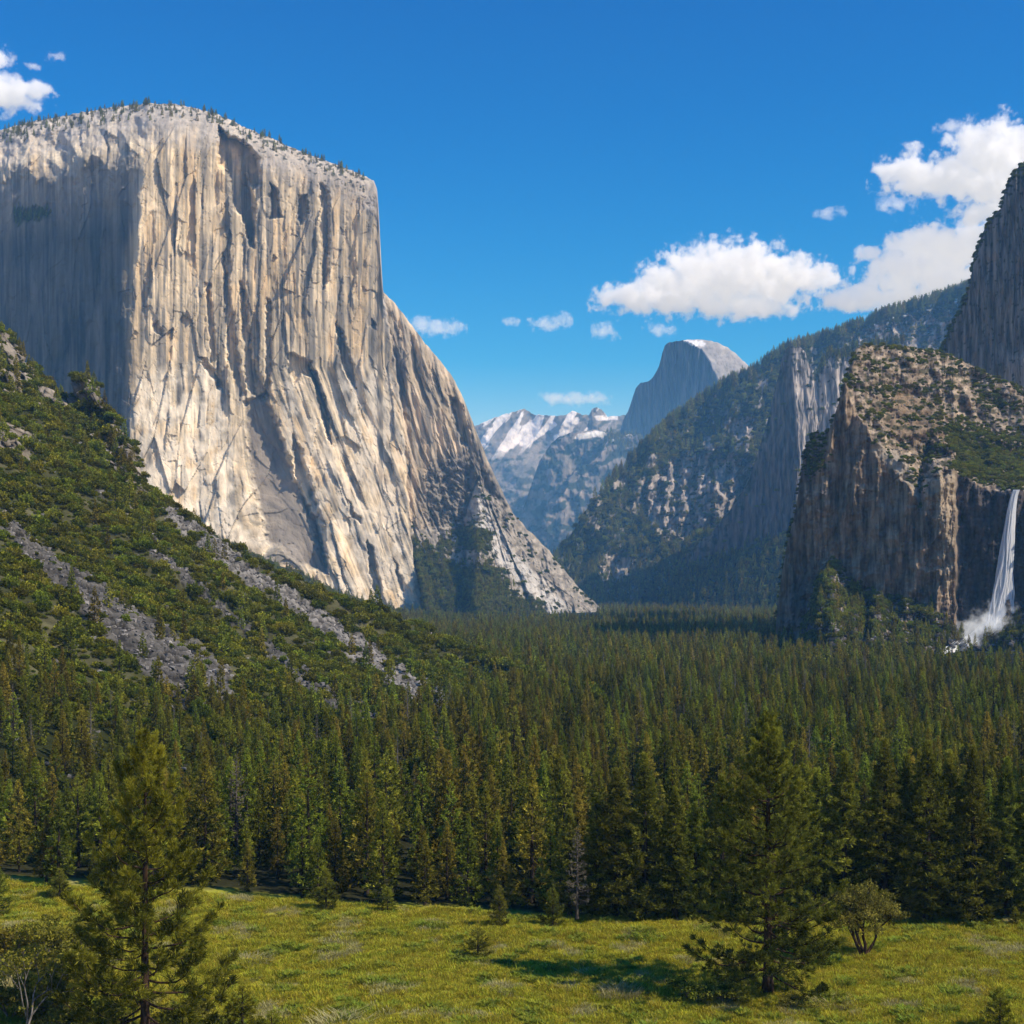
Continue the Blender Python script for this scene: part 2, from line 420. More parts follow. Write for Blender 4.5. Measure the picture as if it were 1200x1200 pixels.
# ================================================================== THE SETTING
# ---- left hillside: a slope that rises to the left of a toe line and ends on a crest
HT = cv([(-200,250),(-60,330),(0,385),(30,410),(60,432),(100,468),(150,520),(170,560),(200,592),(250,632),(310,665),(360,692),(400,712),(470,742),(540,770),(600,793),(640,806),(700,815)])
HT_DET = cv([(-200,250),(0,374),(8,378),(20,396),(34,412),(44,428),(50,447),(72,456),(84,474),(90,462),(95,444),(104,440),(115,446),(122,462),(131,482),(145,498),(152,508),(160,520),(170,548),(174,572),(185,580),(200,590),(250,631),(310,665),(700,815)])
M_SL = 0.62
def hill_raw(X, Y):
    s = .977*(-75+.22*(Y-142.5)-X)
    return ss(118, 190, Y)*M_SL*np.where(s > 120, s, 14*np.log1p(np.exp(np.clip(s, -200, 120)/14)))
def hill_noise(X, Y):
    s = .977*(-75+.22*(Y-142.5)-X); a = .22*X+.977*Y      # down-slope and along-slope coordinates
    k = ss(0, 40, s)
    return k*(5.0*fbm(a/55, s/120, 31, 4)+1.6*fbm(a/14, s/22, 37, 4))
_pxs = np.linspace(-200, 700, 901)
_Ys = np.linspace(130, 900, 1500)
_YY, _PP = np.meshgrid(_Ys, _pxs)
_hit = (hill_raw((_PP-600)/F*_YY, _YY) >= H-(HT(_PP)-HY)/F*_YY)
_YC = np.where(_hit.any(1), _Ys[_hit.argmax(1)], 900)
k_ = np.ones(25)/25; _YC = np.convolve(np.pad(_YC, 12, 'edge'), k_, 'valid')
def crest(px): return np.interp(px, _pxs, _YC)
def hill(X, Y):
    """height of the hillside over the valley floor at world X, Y"""
    X = np.asarray(X, float); Y = np.asarray(Y, float)
    px = X/Y*F+600
    yc = crest(px)
    Ye = np.minimum(Y, yc); Xe = (px-600)/F*Ye
    z = hill_raw(Xe, Ye)+hill_noise(Xe, Ye)*(1-.6*ss(.9, 1, Y/yc))
    bump = (HT(px)-HT_DET(px))/F*yc
    zc = H-(HT(px)-HY)/F*Ye+2
    z = np.where(Y > yc*.85, np.minimum(z, zc), z)
    z = z+bump*ss(.955, .985, Y/yc)+ss(.93, 1, Y/yc)*1.2*fbm(px/11, Y/9, 71, 3)
    z = z-np.maximum(Y-yc, 0)*.75
    return z
STA = [(3,600),(20,625),(60,665),(100,690),(130,722),(190,765),(235,800)]
STB = [(200,598),(215,612),(280,662),(340,702),(400,742),(450,782),(520,826)]
STC = [(215,672),(290,735),(340,780),(380,812),(440,842)]
STD = [(170,640),(215,668),(240,690)]
STE = [(100,560),(150,600),(190,640)]
def streak(PX, PY):
    wx = PX+6*fbm(PX/16, PY/16, 81, 4); wy = PY+6*fbm(PX/16, PY/16, 85, 4)
    def st(line, w0, w1):
        d = dist_line(wx, wy, line)
        t = np.clip((wx-line[0][0])/(line[-1][0]-line[0][0]), 0, 1)
        return ss(1.15, .85, d/(w0+(w1-w0)*t))
    return np.maximum.reduce([st(STA, 7, 36), st(STC, 5, 12)*.95, st(STD, 3, 4), st(STE, 2, 3)*.8]), st(STB, 9, 16)
def crags(PX, PY):
    return np.maximum.reduce([soft(PX, PY, p, 2.5, 4) for p in
        [[(-60,330),(5,378),(38,410),(50,450),(24,462),(-60,466)], [(40,452),(72,452),(92,478),(84,476),(45,470)],
         [(82,480),(92,438),(120,440),(133,482),(118,476)], [(-60,486),(0,488),(42,504),(40,540),(0,528),(-60,526)],
         [(133,482),(150,500),(176,555),(174,600),(160,598),(158,560),(138,520)], [(112,505),(135,515),(150,545),(135,548)]]])
nx, ny = 760, 620
px = np.linspace(-150, 690, nx); v = np.linspace(0, 1, ny)
yc = crest(px)
Yg = 96*(yc[None]/96)**v[:, None]
Yg = np.concatenate([Yg, yc[None]+np.array([4, 10, 22, 45, 90, 160.])[:, None]])
Yg = Yg+0*px[None]; PXg = np.tile(px, (len(Yg), 1)); Xg = (PXg-600)/F*Yg
Zg = hill(Xg, Yg)
PYg = HY+(H-Zg)/Yg*F
sa, sb = streak(PXg, PYg); cg = crags(PXg, PYg)
# boulders of the scree, ribs of the crags
c1, c2, cvv = cells(Xg/1.6, Yg/2.2+Zg/1.6, 5)
Zg = Zg+np.maximum(sa, sb)*(1-c1)*1.3*cvv+cg*0
soil = lerp((.045, .05, .016), (.12, .11, .055), np.clip(.5+.8*fbm(Xg/9, Yg/14, 91, 3), 0, 1))
rk = lerp((.03, .027, .024), (.15, .138, .122), np.clip(cvv*.9+.25*fbm(Xg/6, Yg/6, 93, 3), 0, 1))
rkb = rk*1.9
cr_ = lerp((.12, .10, .075), (.36, .31, .25), np.clip(.5+.7*fbm(PXg/6, Zg/14, 95, 4), 0, 1))
colg = lerp(lerp(lerp(soil, rk, sa), rkb, sb), cr_, cg)
LOWC = cv([(-200,765),(0,775),(60,792),(120,812),(200,835),(300,850),(400,858),(520,850),(700,800)])
colg = lerp(colg, (.028, .032, .010), .95*ss(-6, 14, PYg-LOWC(PXg)))
Zg = Zg-.9
Yg = np.where(cg > 0, Yg-cg*(8*ridged(PXg/11, PYg/20, 61, 3)+2.5*fbm(PXg/4, PYg/6, 62, 3)), Yg)
i = (np.arange(len(Yg)-1)[:, None]*nx+np.arange(nx-1)[None])
q = np.stack([i, i+1, i+nx+1, i+nx], -1).reshape(-1, 4)
Vh = np.stack([Xg, Yg, Zg], -1)
o = obj('hillside', mesh('hillside', Vh.reshape(-1, 3), [q], SCREE, col=colg.reshape(-1, 3)))
tag(o, 'steep scrub covered hillside with grey scree chutes below the pale cliff', kind='structure')
BUILT['hillside'] = (PXg, PYg, Vh, colg, HT(PXg))

# ---- valley floor: one sheet to the horizon
edgeY = cv([(-400,1036),(0,1038),(100,1042),(250,1052),(400,1064),(600,1074),(800,1078),(1700,1079)])
def ground_z(X, Y): return .35*fbm(np.asarray(X)/17, np.asarray(Y)/17, 11, 3)+.08*fbm(np.asarray(X)/3, np.asarray(Y)/3, 12, 2)
gyv = np.concatenate([np.linspace(4, 80, 60), np.linspace(80.5, 170, 320), 170*(14000/170)**np.linspace(.01, 1, 120)])
gx = np.linspace(-1, 1, 460); gx = np.sign(gx)*np.abs(gx)**1.6
GX = gx[None]*(160+gyv[:, None]*.95); GYm = np.tile(gyv[:, None], (1, len(gx)))
fl = np.exp(-GYm/500)
GZ = ground_z(GX, GYm)*np.clip(fl*1.3, 0, 1)
GPX = GX/GYm*F+600; GPY = HY+H/GYm*F
mead = ss(12, 5, edgeY(GPX)-GPY+3*fbm(GX/6, GYm/6, 14, 3)) * 1.0
g1 = lerp((.21, .23, .025), (.40, .37, .05), np.clip(.5+.7*fbm(GX/9, GYm/14, 15, 4), 0, 1))
g1 = lerp(g1, (.30, .26, .12), .7*ss(.25, .7, fbm(GX/3.1, GYm/4, 16, 4)))
gc = lerp((.03, .03, .014), g1, mead)
i = (np.arange(len(gyv)-1)[:, None]*len(gx)+np.arange(len(gx)-1)[None])
q = np.stack([i, i+1, i+len(gx)+1, i+len(gx)], -1).reshape(-1, 4)
GROUND = rock_mat('meadow_soil', 1.3, 1.0, .35, .5, .12)
o = obj('ground', mesh('ground', np.stack([GX, GYm, GZ], -1).reshape(-1, 3), [q], GROUND, col=gc.reshape(-1, 3)))
tag(o, 'flat valley floor with a bright green meadow in front of the forest', kind='structure')

# ---- far snowy mountains
def d_rest(PX, PY, T):
    u = PX*.8+PY*.6; w = -PX*.6+PY*.8
    n = ridged(u/55, w/150, 101, 3)
    return 7200-5.2*(PY-T)-70*n-16*fbm(PX/13, PY/13, 103, 3)+130*fbm(u/42, w/110, 104, 2)
def c_rest(PX, PY, T, D):
    u = PX*.8+PY*.6; w = -PX*.6+PY*.8
    c = lerp((.20, .205, .21), (.36, .34, .31), np.clip(.5+.9*fbm(u/9, w/30, 105, 4), 0, 1))  # bluish end of the mix paints shaded areas into the slopes
    c = lerp(c, (.05, .065, .045), .8*ss(.05, .35, fbm(PX/14, PY/8, 106, 4)+.35*ss(40, 110, PY-T)-.15))
    sn = .9*ss(.16, .3, fbm(u/11, w/60, 108, 4)-.0035*(PY-T)+.10)*ss(60, 36, PY-T)*ss(735, 690, PX+.0*PY)
    for ln, w_ in (([(622,497),(608,512),(592,525)], 5), ([(648,497),(630,510),(612,520)], 3.5), ([(676,493),(665,505),(652,514)], 4), ([(575,505),(566,520)], 4), ([(700,490),(722,489)], 3)):
        sn = np.maximum(sn, ss(1.3, .7, dist_line(PX+3*fbm(PX/6, PY/6, 2, 3), PY, ln)/w_))
    return lerp(c, (.86, .87, .9), sn)
relief('snowy_mountain', 520, 775, 420, 300, cv([(520,518),(560,498),(580,489),(600,483),(614,479),(624,485),(640,487),(662,487),(670,481),(676,484),(690,487),(694,479),(699,477),(705,480),(712,488),(735,487),(775,500)]),
       700, d_rest, c_rest, GRANITE_FAR, 'hazy blue mountain range streaked with snow at the head of the valley', (900, .5), jag=1.2, jsc=7, seed=3)
def d_mid(PX, PY, T):
    u = PX*.75+PY*.66
    saw = np.mod((u+8*fbm(PX/30, PY/30, 111, 3))/46, 1.0)
    return 5600-3.4*(PY-T)+230*saw*ss(0, .15, saw)-24*ridged(PX/22, PY/34, 113, 3)+.6*(PX-700)
def c_mid(PX, PY, T, D):
    c = lerp((.15, .15, .15), (.33, .30, .27), np.clip(.5+.9*fbm(PX/9, PY/22, 115, 4), 0, 1))
    c = lerp(c, (.035, .05, .032), .95*ss(-.05, .2, fbm(PX/16, PY/12, 116, 4)+.2*ss(695, 745, PX)))
    sn = np.maximum(ss(1.3, .7, dist_line(PX+3*fbm(PX/5, PY/5, 4, 3), PY, [(678,512),(700,508),(716,514)])/3.6), .9*ss(1.3, .7, dist_line(PX+3*fbm(PX/5, PY/5, 4, 3), PY, [(728,507),(742,512)])/2.5))
    return lerp(c, (.8, .82, .85), sn)
relief('hazy_ridge', 590, 785, 380, 320, cv([(590,660),(600,640),(612,600),(622,570),(632,540),(645,520),(655,512),(672,507),(695,503),(716,507),(730,512),(745,508),(760,520),(785,540)]),
       702, d_mid, c_mid, GRANITE_FAR, 'lower hazy granite ridge with snow patches below the snowy range', (500, .5), jag=1.5, jsc=8, seed=5)

# ---- the split dome
def dome_edge(PY): return np.interp(PY, [398, 402, 410, 425, 440, 455, 470, 520], [800, 812, 822, 832, 839, 843, 846, 850])
def d_dome(PX, PY, T):
    e = dome_edge(PY); x = PX-e
    h = np.clip((PY-T)/75, 0, 1)
    left = 6000-3.3*x+.25*3.6*(520-PY)*.6+14*fbm(PX/2.6, PY/40, 121, 3)+55*(ss(0, 1, fbm(PX/7, PY/60, 122, 2)+.5))
    right = 6000+1.2*x+150*(1-np.sqrt(h))+8*fbm(PX/9, PY/9, 123, 3)
    k = ss(-1.5, 1.5, x)
    return left*(1-k)+right*k
def c_dome(PX, PY, T, D):
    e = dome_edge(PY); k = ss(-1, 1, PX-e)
    face = lerp((.06, .065, .08), (.15, .15, .16), np.clip(.5+.8*fbm(PX/3, PY/45, 125, 3), 0, 1))  # shadow of the sheer half painted as a dark blue rock colour
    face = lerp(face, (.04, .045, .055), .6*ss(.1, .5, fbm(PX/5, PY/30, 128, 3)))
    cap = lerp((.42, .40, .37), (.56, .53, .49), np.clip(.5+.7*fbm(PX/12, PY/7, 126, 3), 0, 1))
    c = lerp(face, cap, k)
    sn = ss(1.3, .8, dist_line(PX, PY+1.5*fbm(PX/4, PY/4, 7, 2), [(804,400),(812,402),(824,403)])/2.8)*ss(-4, 0, PX-e+4)
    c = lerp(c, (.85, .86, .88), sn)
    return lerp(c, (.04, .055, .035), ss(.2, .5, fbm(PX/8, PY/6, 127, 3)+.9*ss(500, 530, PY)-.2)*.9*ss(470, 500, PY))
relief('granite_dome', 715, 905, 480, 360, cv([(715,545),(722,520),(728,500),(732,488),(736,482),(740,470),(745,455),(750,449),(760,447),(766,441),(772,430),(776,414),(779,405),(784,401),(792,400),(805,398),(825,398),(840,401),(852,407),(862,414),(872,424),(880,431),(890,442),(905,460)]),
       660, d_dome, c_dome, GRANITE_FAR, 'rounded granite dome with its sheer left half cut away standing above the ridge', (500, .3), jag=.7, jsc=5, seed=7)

# ---- long forested ridge on the right of the gap
RT = cv([(630,700),(640,672),(652,648),(670,626),(690,592),(712,568),(740,538),(770,510),(790,491),(820,471),(850,451),(880,438),(900,424),(920,411),(960,399),(1000,385),(1040,369),(1080,357),(1110,347),(1135,337),(1180,327),(1300,300)])
RP1 = [(752,556),(790,538),(830,530),(878,538),(894,562),(872,598),(836,622),(800,636),(764,618),(742,592)]
RP2 = [(852,492),(870,484),(886,494),(880,522),(862,528),(854,512)]
RP3 = [(700,652),(722,640),(746,654),(748,672),(722,690),(700,684)]
RP4 = [(1000,395),(1060,372),(1120,360),(1160,365),(1160,460),(1100,470),(1010,470)]
def d_ridge(PX, PY, T):
    base = 2350+(692-PY)*1.75-(PX-650)*.30+75*fbm((PX+.5*PY)/85, (PY-.5*PX)/200, 138, 2)
    u = PX+.55*PY
    gul = ridged(u/46, (PY-.4*PX)/120, 131, 4)
    d = base-42*gul-12*fbm(PX/9, PY/9, 133, 4)
    for p, a in ((RP1, 60), (RP2, 40), (RP3, 40), (RP4, 70)):
        m = soft(PX, PY, p, 4, 6)
        cl = np.mod((PX+5*fbm(PX/10, PY/14, 137, 3))/19, 1)
        d = d+m*(.55*(PX-p[0][0])+a*.25-a*ss(0, .22, 1-cl)*0+a*.6*cl-a*.22*ridged(PX/10, PY/30, 139, 3))
    return d
def ridge_rock(PX, PY):
    return np.maximum.reduce([soft(PX, PY, p, 5, 9) for p in (RP1, RP2, RP3)]+[.9*soft(PX, PY, RP4, 4, 12), .9*ss(.38, .5, fbm(PX/15, PY/24, 145, 4))])*ss(-.75, -.35, fbm(PX/8, PY/8, 143, 4))
def c_ridge(PX, PY, T, D):
    g = lerp((.030, .036, .014), (.07, .072, .032), np.clip(.5+.8*fbm(PX/10, PY/10, 141, 4), 0, 1))
    g = lerp(g, (.22, .20, .17), .8*ss(.42, .62, fbm(PX/5, PY/8, 142, 4)))
    r = lerp((.22, .20, .18), (.54, .475, .42), np.clip(.5+.8*fbm(PX/5, PY/11, 144, 4), 0, 1))
    c = lerp(g, r, ridge_rock(PX, PY))
    sn = ss(.12, .3, fbm(PX/6, PY/4, 147, 4)+.1)*ss(1020, 1080, PX+.8*(PY-340))*ss(30, 12, PY-T)*ss(2, 4, PY-T)
    sn = np.maximum(sn, .9*ss(.25, .4, fbm(PX/7, PY/2.5, 148, 3))*ss(5, 2, np.abs(PY-T-28-.1*(1100-PX)*.2))*ss(1000, 1040, PX))
    return lerp(c, (.82, .84, .88), sn)
relief('forested_ridge', 625, 1290, 740, 420, RT, 730, d_ridge, c_ridge, GRANITE, 'long forested ridge climbing to the right with bare rock patches', (500, .4), jag=1.5, jsc=9, seed=9)

# ---- spires in front of that ridge
def spire_e(PY): return np.interp(PY, [400, 440, 500, 560, 620, 700], [929, 930, 934, 937, 930, 925])
def sp_base(PX): return np.interp(PX, [770, 830, 880, 925, 960, 1020], [668, 652, 636, 622, 612, 600])
def d_spire(PX, PY, T):
    e = spire_e(PY); x = PX-e
    left = 2000-1.6*x+9*fbm(PX/9, PY/70, 151, 4)
    r2 = 2000+.75*np.minimum(x, 30)-1.0*np.clip(x-30, 0, 14)+.7*np.clip(x-44, 0, 25)-.9*np.clip(x-69, 0, 12)+6*fbm(PX/5, PY/30, 152, 4)
    k = ss(-1, 1, x)
    d = left*(1-k)+r2*k+.28*(640-PY)-8*ridged(PX/14, PY/60, 153, 3)
    b = sp_base(PX)
    return d-1.9*np.clip(PY-b, 0, 200)-4*fbm(PX/9, PY/9, 155, 3)*ss(0, 20, PY-b)
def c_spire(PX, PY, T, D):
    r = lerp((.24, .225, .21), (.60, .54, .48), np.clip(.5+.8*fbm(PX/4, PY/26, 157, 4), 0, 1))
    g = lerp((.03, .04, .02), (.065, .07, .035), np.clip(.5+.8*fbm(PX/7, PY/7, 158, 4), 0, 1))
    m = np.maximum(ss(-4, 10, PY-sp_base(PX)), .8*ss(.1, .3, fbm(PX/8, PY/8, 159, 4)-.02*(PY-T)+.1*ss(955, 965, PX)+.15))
    r = r*(1-.68*ss(3, -3, PX-spire_e(PY)))[..., None]  # left side darkened in colour to deepen its shade
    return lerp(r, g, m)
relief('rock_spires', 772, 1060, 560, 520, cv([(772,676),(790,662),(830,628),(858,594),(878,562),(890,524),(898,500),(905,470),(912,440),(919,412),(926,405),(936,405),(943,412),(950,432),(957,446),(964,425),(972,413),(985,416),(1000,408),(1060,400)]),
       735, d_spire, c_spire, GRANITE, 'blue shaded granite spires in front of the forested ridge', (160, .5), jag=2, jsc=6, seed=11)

# ---- the tall wall at the right edge
def wall_e(PY): return np.interp(PY, [190, 250, 300, 440, 600], [1196, 1178, 1168, 1160, 1158])
def d_wall(PX, PY, T):
    e = wall_e(PY); x = PX-e
    d = 1060+np.where(x < 0, -.9*x, -.42*x)+.07*(450-PY)+3.5*fbm(PX/5, PY/60, 161, 4)-5*ridged(PX/16, PY/110, 163, 3)+7*np.exp(-(PY-T)/7)
    return d-.5*np.clip(PX-1168+.5*(440-PY), 0, 60)*ss(405, 430, PY)*.6
def c_wall(PX, PY, T, D):
    c = lerp((.10, .095, .09), (.25, .235, .215), np.clip(.5+.9*fbm(PX/4, PY/38, 165, 4), 0, 1))
    c = lerp(c, (.24, .16, .10), .5*ss(.25, .6, fbm(PX/12, PY/24, 166, 3)))
    c = lerp(c, (.30, .28, .26), soft(PX, PY, [(1172,440),(1185,420),(1230,400),(1230,470),(1180,470)], 3, 3)*.8)
    return lerp(c, (.04, .045, .02), .85*ss(.1, .3, fbm(PX/5, PY/5, 167, 3)+.3*ss(240, 200, PY)-.35+.25*np.exp(-(PY-T)/6)))
relief('cliff_wall', 1098, 1290, 420, 520, cv([(1098,420),(1105,405),(1112,384),(1125,364),(1136,332),(1142,300),(1150,276),(1160,256),(1173,244),(1177,225),(1183,208),(1195,194),(1215,182),(1250,165),(1290,150)]),
       640, d_wall, c_wall, GRANITE, 'tall dark rock wall rising at the right edge of the valley', (220, .2), jag=1.6, jsc=7, seed=13)

# ---- the pale big cliff
ET = cv([(-120,175),(-60,163),(0,152),(40,142),(75,136),(100,131),(130,126),(160,122),(185,121),(205,122),(235,128),(260,136),(290,150),(320,163),(350,176),(380,188),(400,195),(425,205),(438,212),(442,222),(444,250),(447,310),(449,342),(460,352),(480,378),(495,398),(520,428),(533,446),(540,460),(550,484),(560,510),(572,540),(586,570),(600,600),(620,622),(640,642),(655,660),(675,685),(690,700),(708,716),(720,724)])
EB = cv([(-120,480),(0,520),(140,560),(200,640),(300,690),(420,735),(495,740),(720,740)])
def e_edge(PY): return np.interp(PY, [200, 340, 400, 440, 480, 540, 620, 660, 715, 760], [446, 449, 458, 465, 470, 475, 479, 486, 497, 505])
def e_base(PX): return np.interp(PX, [470, 480, 500, 520, 545, 560, 580, 620, 720], [624, 624, 618, 615, 605, 560, 580, 622, 724])
ALC = [  # recesses of the face: polygon, depth in m, softness
 ([(256,148),(268,160),(285,165),(303,185),(305,215),(297,222),(289,202),(300,245),(297,290),(291,284),(285,255),(272,242),(268,205),(256,192)], 26, 2),
 ([(317,215),(325,222),(328,248),(330,254),(316,257)], 14, 1.5), ([(350,232),(359,228),(361,250),(352,263),(348,250)], 13, 1.5),
 ([(376,214),(386,226),(384,330),(378,340),(374,262)], 9, 1.5), ([(363,430),(370,436),(386,490),(388,520),(381,504),(370,455)], 16, 1.5),
 ([(312,350),(317,352),(317,440),(316,468),(310,462)], 9, 1.2), ([(232,418),(242,420),(258,446),(257,458),(246,440)], 10, 1.5),
 ([(240,330),(246,332),(252,400),(262,460),(256,455),(246,420)], 7, 1.3), ([(281,330),(287,340),(296,420),(314,462),(305,470),(290,455),(284,400)], 12, 2),
 ([(262,300),(268,330),(276,400),(286,460),(280,470),(268,430),(262,380)], 9, 2),
 ([(343,510),(350,520),(362,560),(380,620),(384,665),(376,660),(366,622),(352,580),(344,540)], 12, 2),
 ([(394,378),(402,392),(417,440),(417,455),(408,445),(396,410)], 14, 1.5), ([(430,633),(437,642),(447,690),(447,704),(440,700),(433,668)], 13, 1.3),
 ([(462,656),(472,680),(474,694),(468,690)], 7, 1), ([(405,585),(414,596),(424,610),(422,614),(410,605)], 8, 1),
 ([(336,415),(345,413),(352,420),(366,425),(366,442),(352,440),(346,450),(338,435)], 9, 1.2),
 ([(180,380),(184,375),(191,388),(190,394),(181,390)], 6, 1), ([(365,600),(372,606),(380,640),(372,636)], 9, 1.2),
 ([(527,465),(538,470),(547,500),(549,523),(541,520),(532,495)], 14, 2), ([(434,374),(440,380),(440,386),(436,384)], 8, 1)]
GREY = [(287,470),(312,462),(333,520),(345,560),(370,612),(382,652),(384,672),(352,662),(330,642),(314,636),(303,590),(292,540)]
def e_shear(PX, PY): return PX-.38*np.clip(PY-430, 0, 400)*ss(265, 360, PX)+.06*np.clip(PY-430, 0, 400)*0
def d_elcap(PX, PY, T):
    k = .92
    nose = 160+4*fbm(PY/40, PY*0, 171, 3)+np.interp(PY, [120, 170, 200, 330, 450, 520, 600], [175, 172, 168, 158, 152, 150, 148])-160
    x = PX-nose
    e = e_edge(PY)
    dl = 1500-1.0*k*np.minimum(x, 0)*.95
    dr = 1500+.62*k*np.clip(x, 0, 400)
    d = np.where(x < 0, dl, dr)
    # upper left shoulder turns towards the light
    sh = ss(92, 40, PY-T+14*fbm(PX/30, PY/30, 173, 3))*ss(30, -30, x)
    d = d+sh*(.9*np.clip(70-(PY-T), 0, 70)+.0)
    # rounded summit
    t = PY-T
    d = d+np.interp(PX, [-100, 60, 170, 300, 440], [45, 60, 75, 40, 14])*np.exp(-t/np.interp(PX, [0, 170, 300, 440], [22, 26, 14, 6]))*1.6
    # batter and the flare of the foot
    d = d+.11*(720-PY)
    ft = np.clip((PY-470)/200, 0, 1.4); d = d-42*ft**1.6*ss(-30, 40, x)
    # cracks and ribs
    us = e_shear(PX, PY)+3*fbm(PX/90, PY/260, 175, 2)
    ampl = ss(0, 40, t)*(1-.55*soft(PX, PY, [(165,400),(215,395),(250,440),(285,560),(312,640),(200,620),(150,520)], 14, 6))
    ampl = ampl*np.where(x < 0, .75, 1)*(.14+1.1*ss(-.2, .35, fbm(us/70, PY/120, 170, 2)))
    q1 = us/33+.9*perlin(us/75, PY/900, 177)+.06*fbm(us/20, PY/24, 174, 2); rb = np.mod(q1, 1.0); f1 = np.floor(q1)
    d = d+ampl*(12*rb*ss(0, .07, rb)-3)*ss(-.15, .25, perlin(f1*7.37, PY/190, 178)+.1)
    q2 = us/12+.9*perlin(us/30, PY/700, 179)+.05*fbm(us/9, PY/12, 176, 2); r2 = np.mod(q2, 1.0); f2 = np.floor(q2)
    d = d+ampl*3.6*r2*ss(0, .10, r2)*ss(.12, .40, perlin(f2*5.13, PY/85, 180))
    q3 = us/4.6+.5*perlin(us/12, PY/300, 172); r3 = np.mod(q3, 1.0)
    d = d+ampl*.8*r3*ss(-.1, .4, perlin(np.floor(q3)*3.71, PY/40, 185))
    ub = us+.10*PY; fa = ss(10, 50, t)*np.where(x < 0, .5, 1)
    tx, ty, v1 = facets(ub/27, (PY+.25*us)/105, 186)
    d = d+fa*((v1-.5)*7+15*(np.mod(v1*7.3, 1)-.42)*tx+10*(np.mod(v1*13.7, 1)-.6)*ty)
    tx, ty, v1 = facets(ub/10.5+.3*v1, (PY-.2*us)/36, 187)
    d = d+fa*((v1-.5)*2.6+5.5*(np.mod(v1*7.3, 1)-.42)*tx+3*(np.mod(v1*13.7, 1)-.6)*ty)
    d = d-ampl*(1.4*ridged(us/30, PY/260, 181, 3)+.55*ridged(us/9, PY/110, 182, 3))
    c1_, c2_, cr1 = cells(us/20+.5*fbm(PX/14, PY/14, 184, 2), PY/85, 183)
    d = d+ampl*2.6*(cr1-.5)+.9*ss(.08, .0, c2_-c1_)
    d = d+.55*fbm(us/3.2, PY/10, 187, 3)+1.0*fbm(PX/14, PY/16, 188, 4)
    # blocky ledges in the upper left shoulder and along the rim
    rough = np.maximum(sh, np.exp(-t/30)*.8)
    d = d+rough*(7*fbm(PX/15, PY/19, 189, 4)-6*ridged((PX+.3*PY)/19, PY/34, 190, 3))+sh*(26*fbm(PX/42, PY/60, 192, 3)-16*ridged((PX-.4*PY)/48, (PY+.3*PX)/80, 198, 2))
    for p, a, w in ALC: d = d+1.7*a*soft(PX, PY, p, w, 2.2)
    d = d+24*soft(PX, PY, GREY, 2.5, 3)
    # the wall right of the long bright edge stands back
    xe = PX-e-2.5*fbm(PY/18, PY*0+3, 191, 3)
    back = 46+.40*k*np.clip(xe, 0, 200)
    eb = 5.5*ridged((PX-.25*PY)/15, PY/80, 193, 3)+9*np.mod((PX-.28*PY+5*fbm(PX/30, PY/50, 194, 3))/24, 1)
    rag = soft(PX, PY, [(500,545),(560,535),(600,600),(620,622),(560,625),(500,625)], 8, 8)
    d = np.where(xe > -1.2, d+ss(-1.2, 1.2, xe)*(back-eb+9*rag*fbm(PX/8, PY/7, 195, 4)-(42*ft**1.6+0*ft)*-1), d)
    # scree apron below it
    b = e_base(PX)
    ap = np.clip(PY-b, 0, 200)*ss(0, 3, xe)
    d = d-1.75*ap-ss(0, 12, ap)*(11*fbm(PX/14, PY/20, 196, 4)+2.5*ridged((PX-.8*PY)/9, (PX+PY)/40, 197, 3))
    return d
VEG = [[(535,618),(560,616),(575,632),(565,645),(540,640)], [(480,628),(500,640),(530,660),(560,675),(590,690),(640,716),(640,740),(480,740)], [(545,665),(575,660),(600,690),(585,700),(560,690)], [(518,632),(532,634),(530,645),(518,645)]]
def e_veg(PX, PY):
    m = np.maximum.reduce([soft(PX, PY, p, 5, 9) for p in VEG])
    return m*ss(0, 4, PX-e_edge(PY))
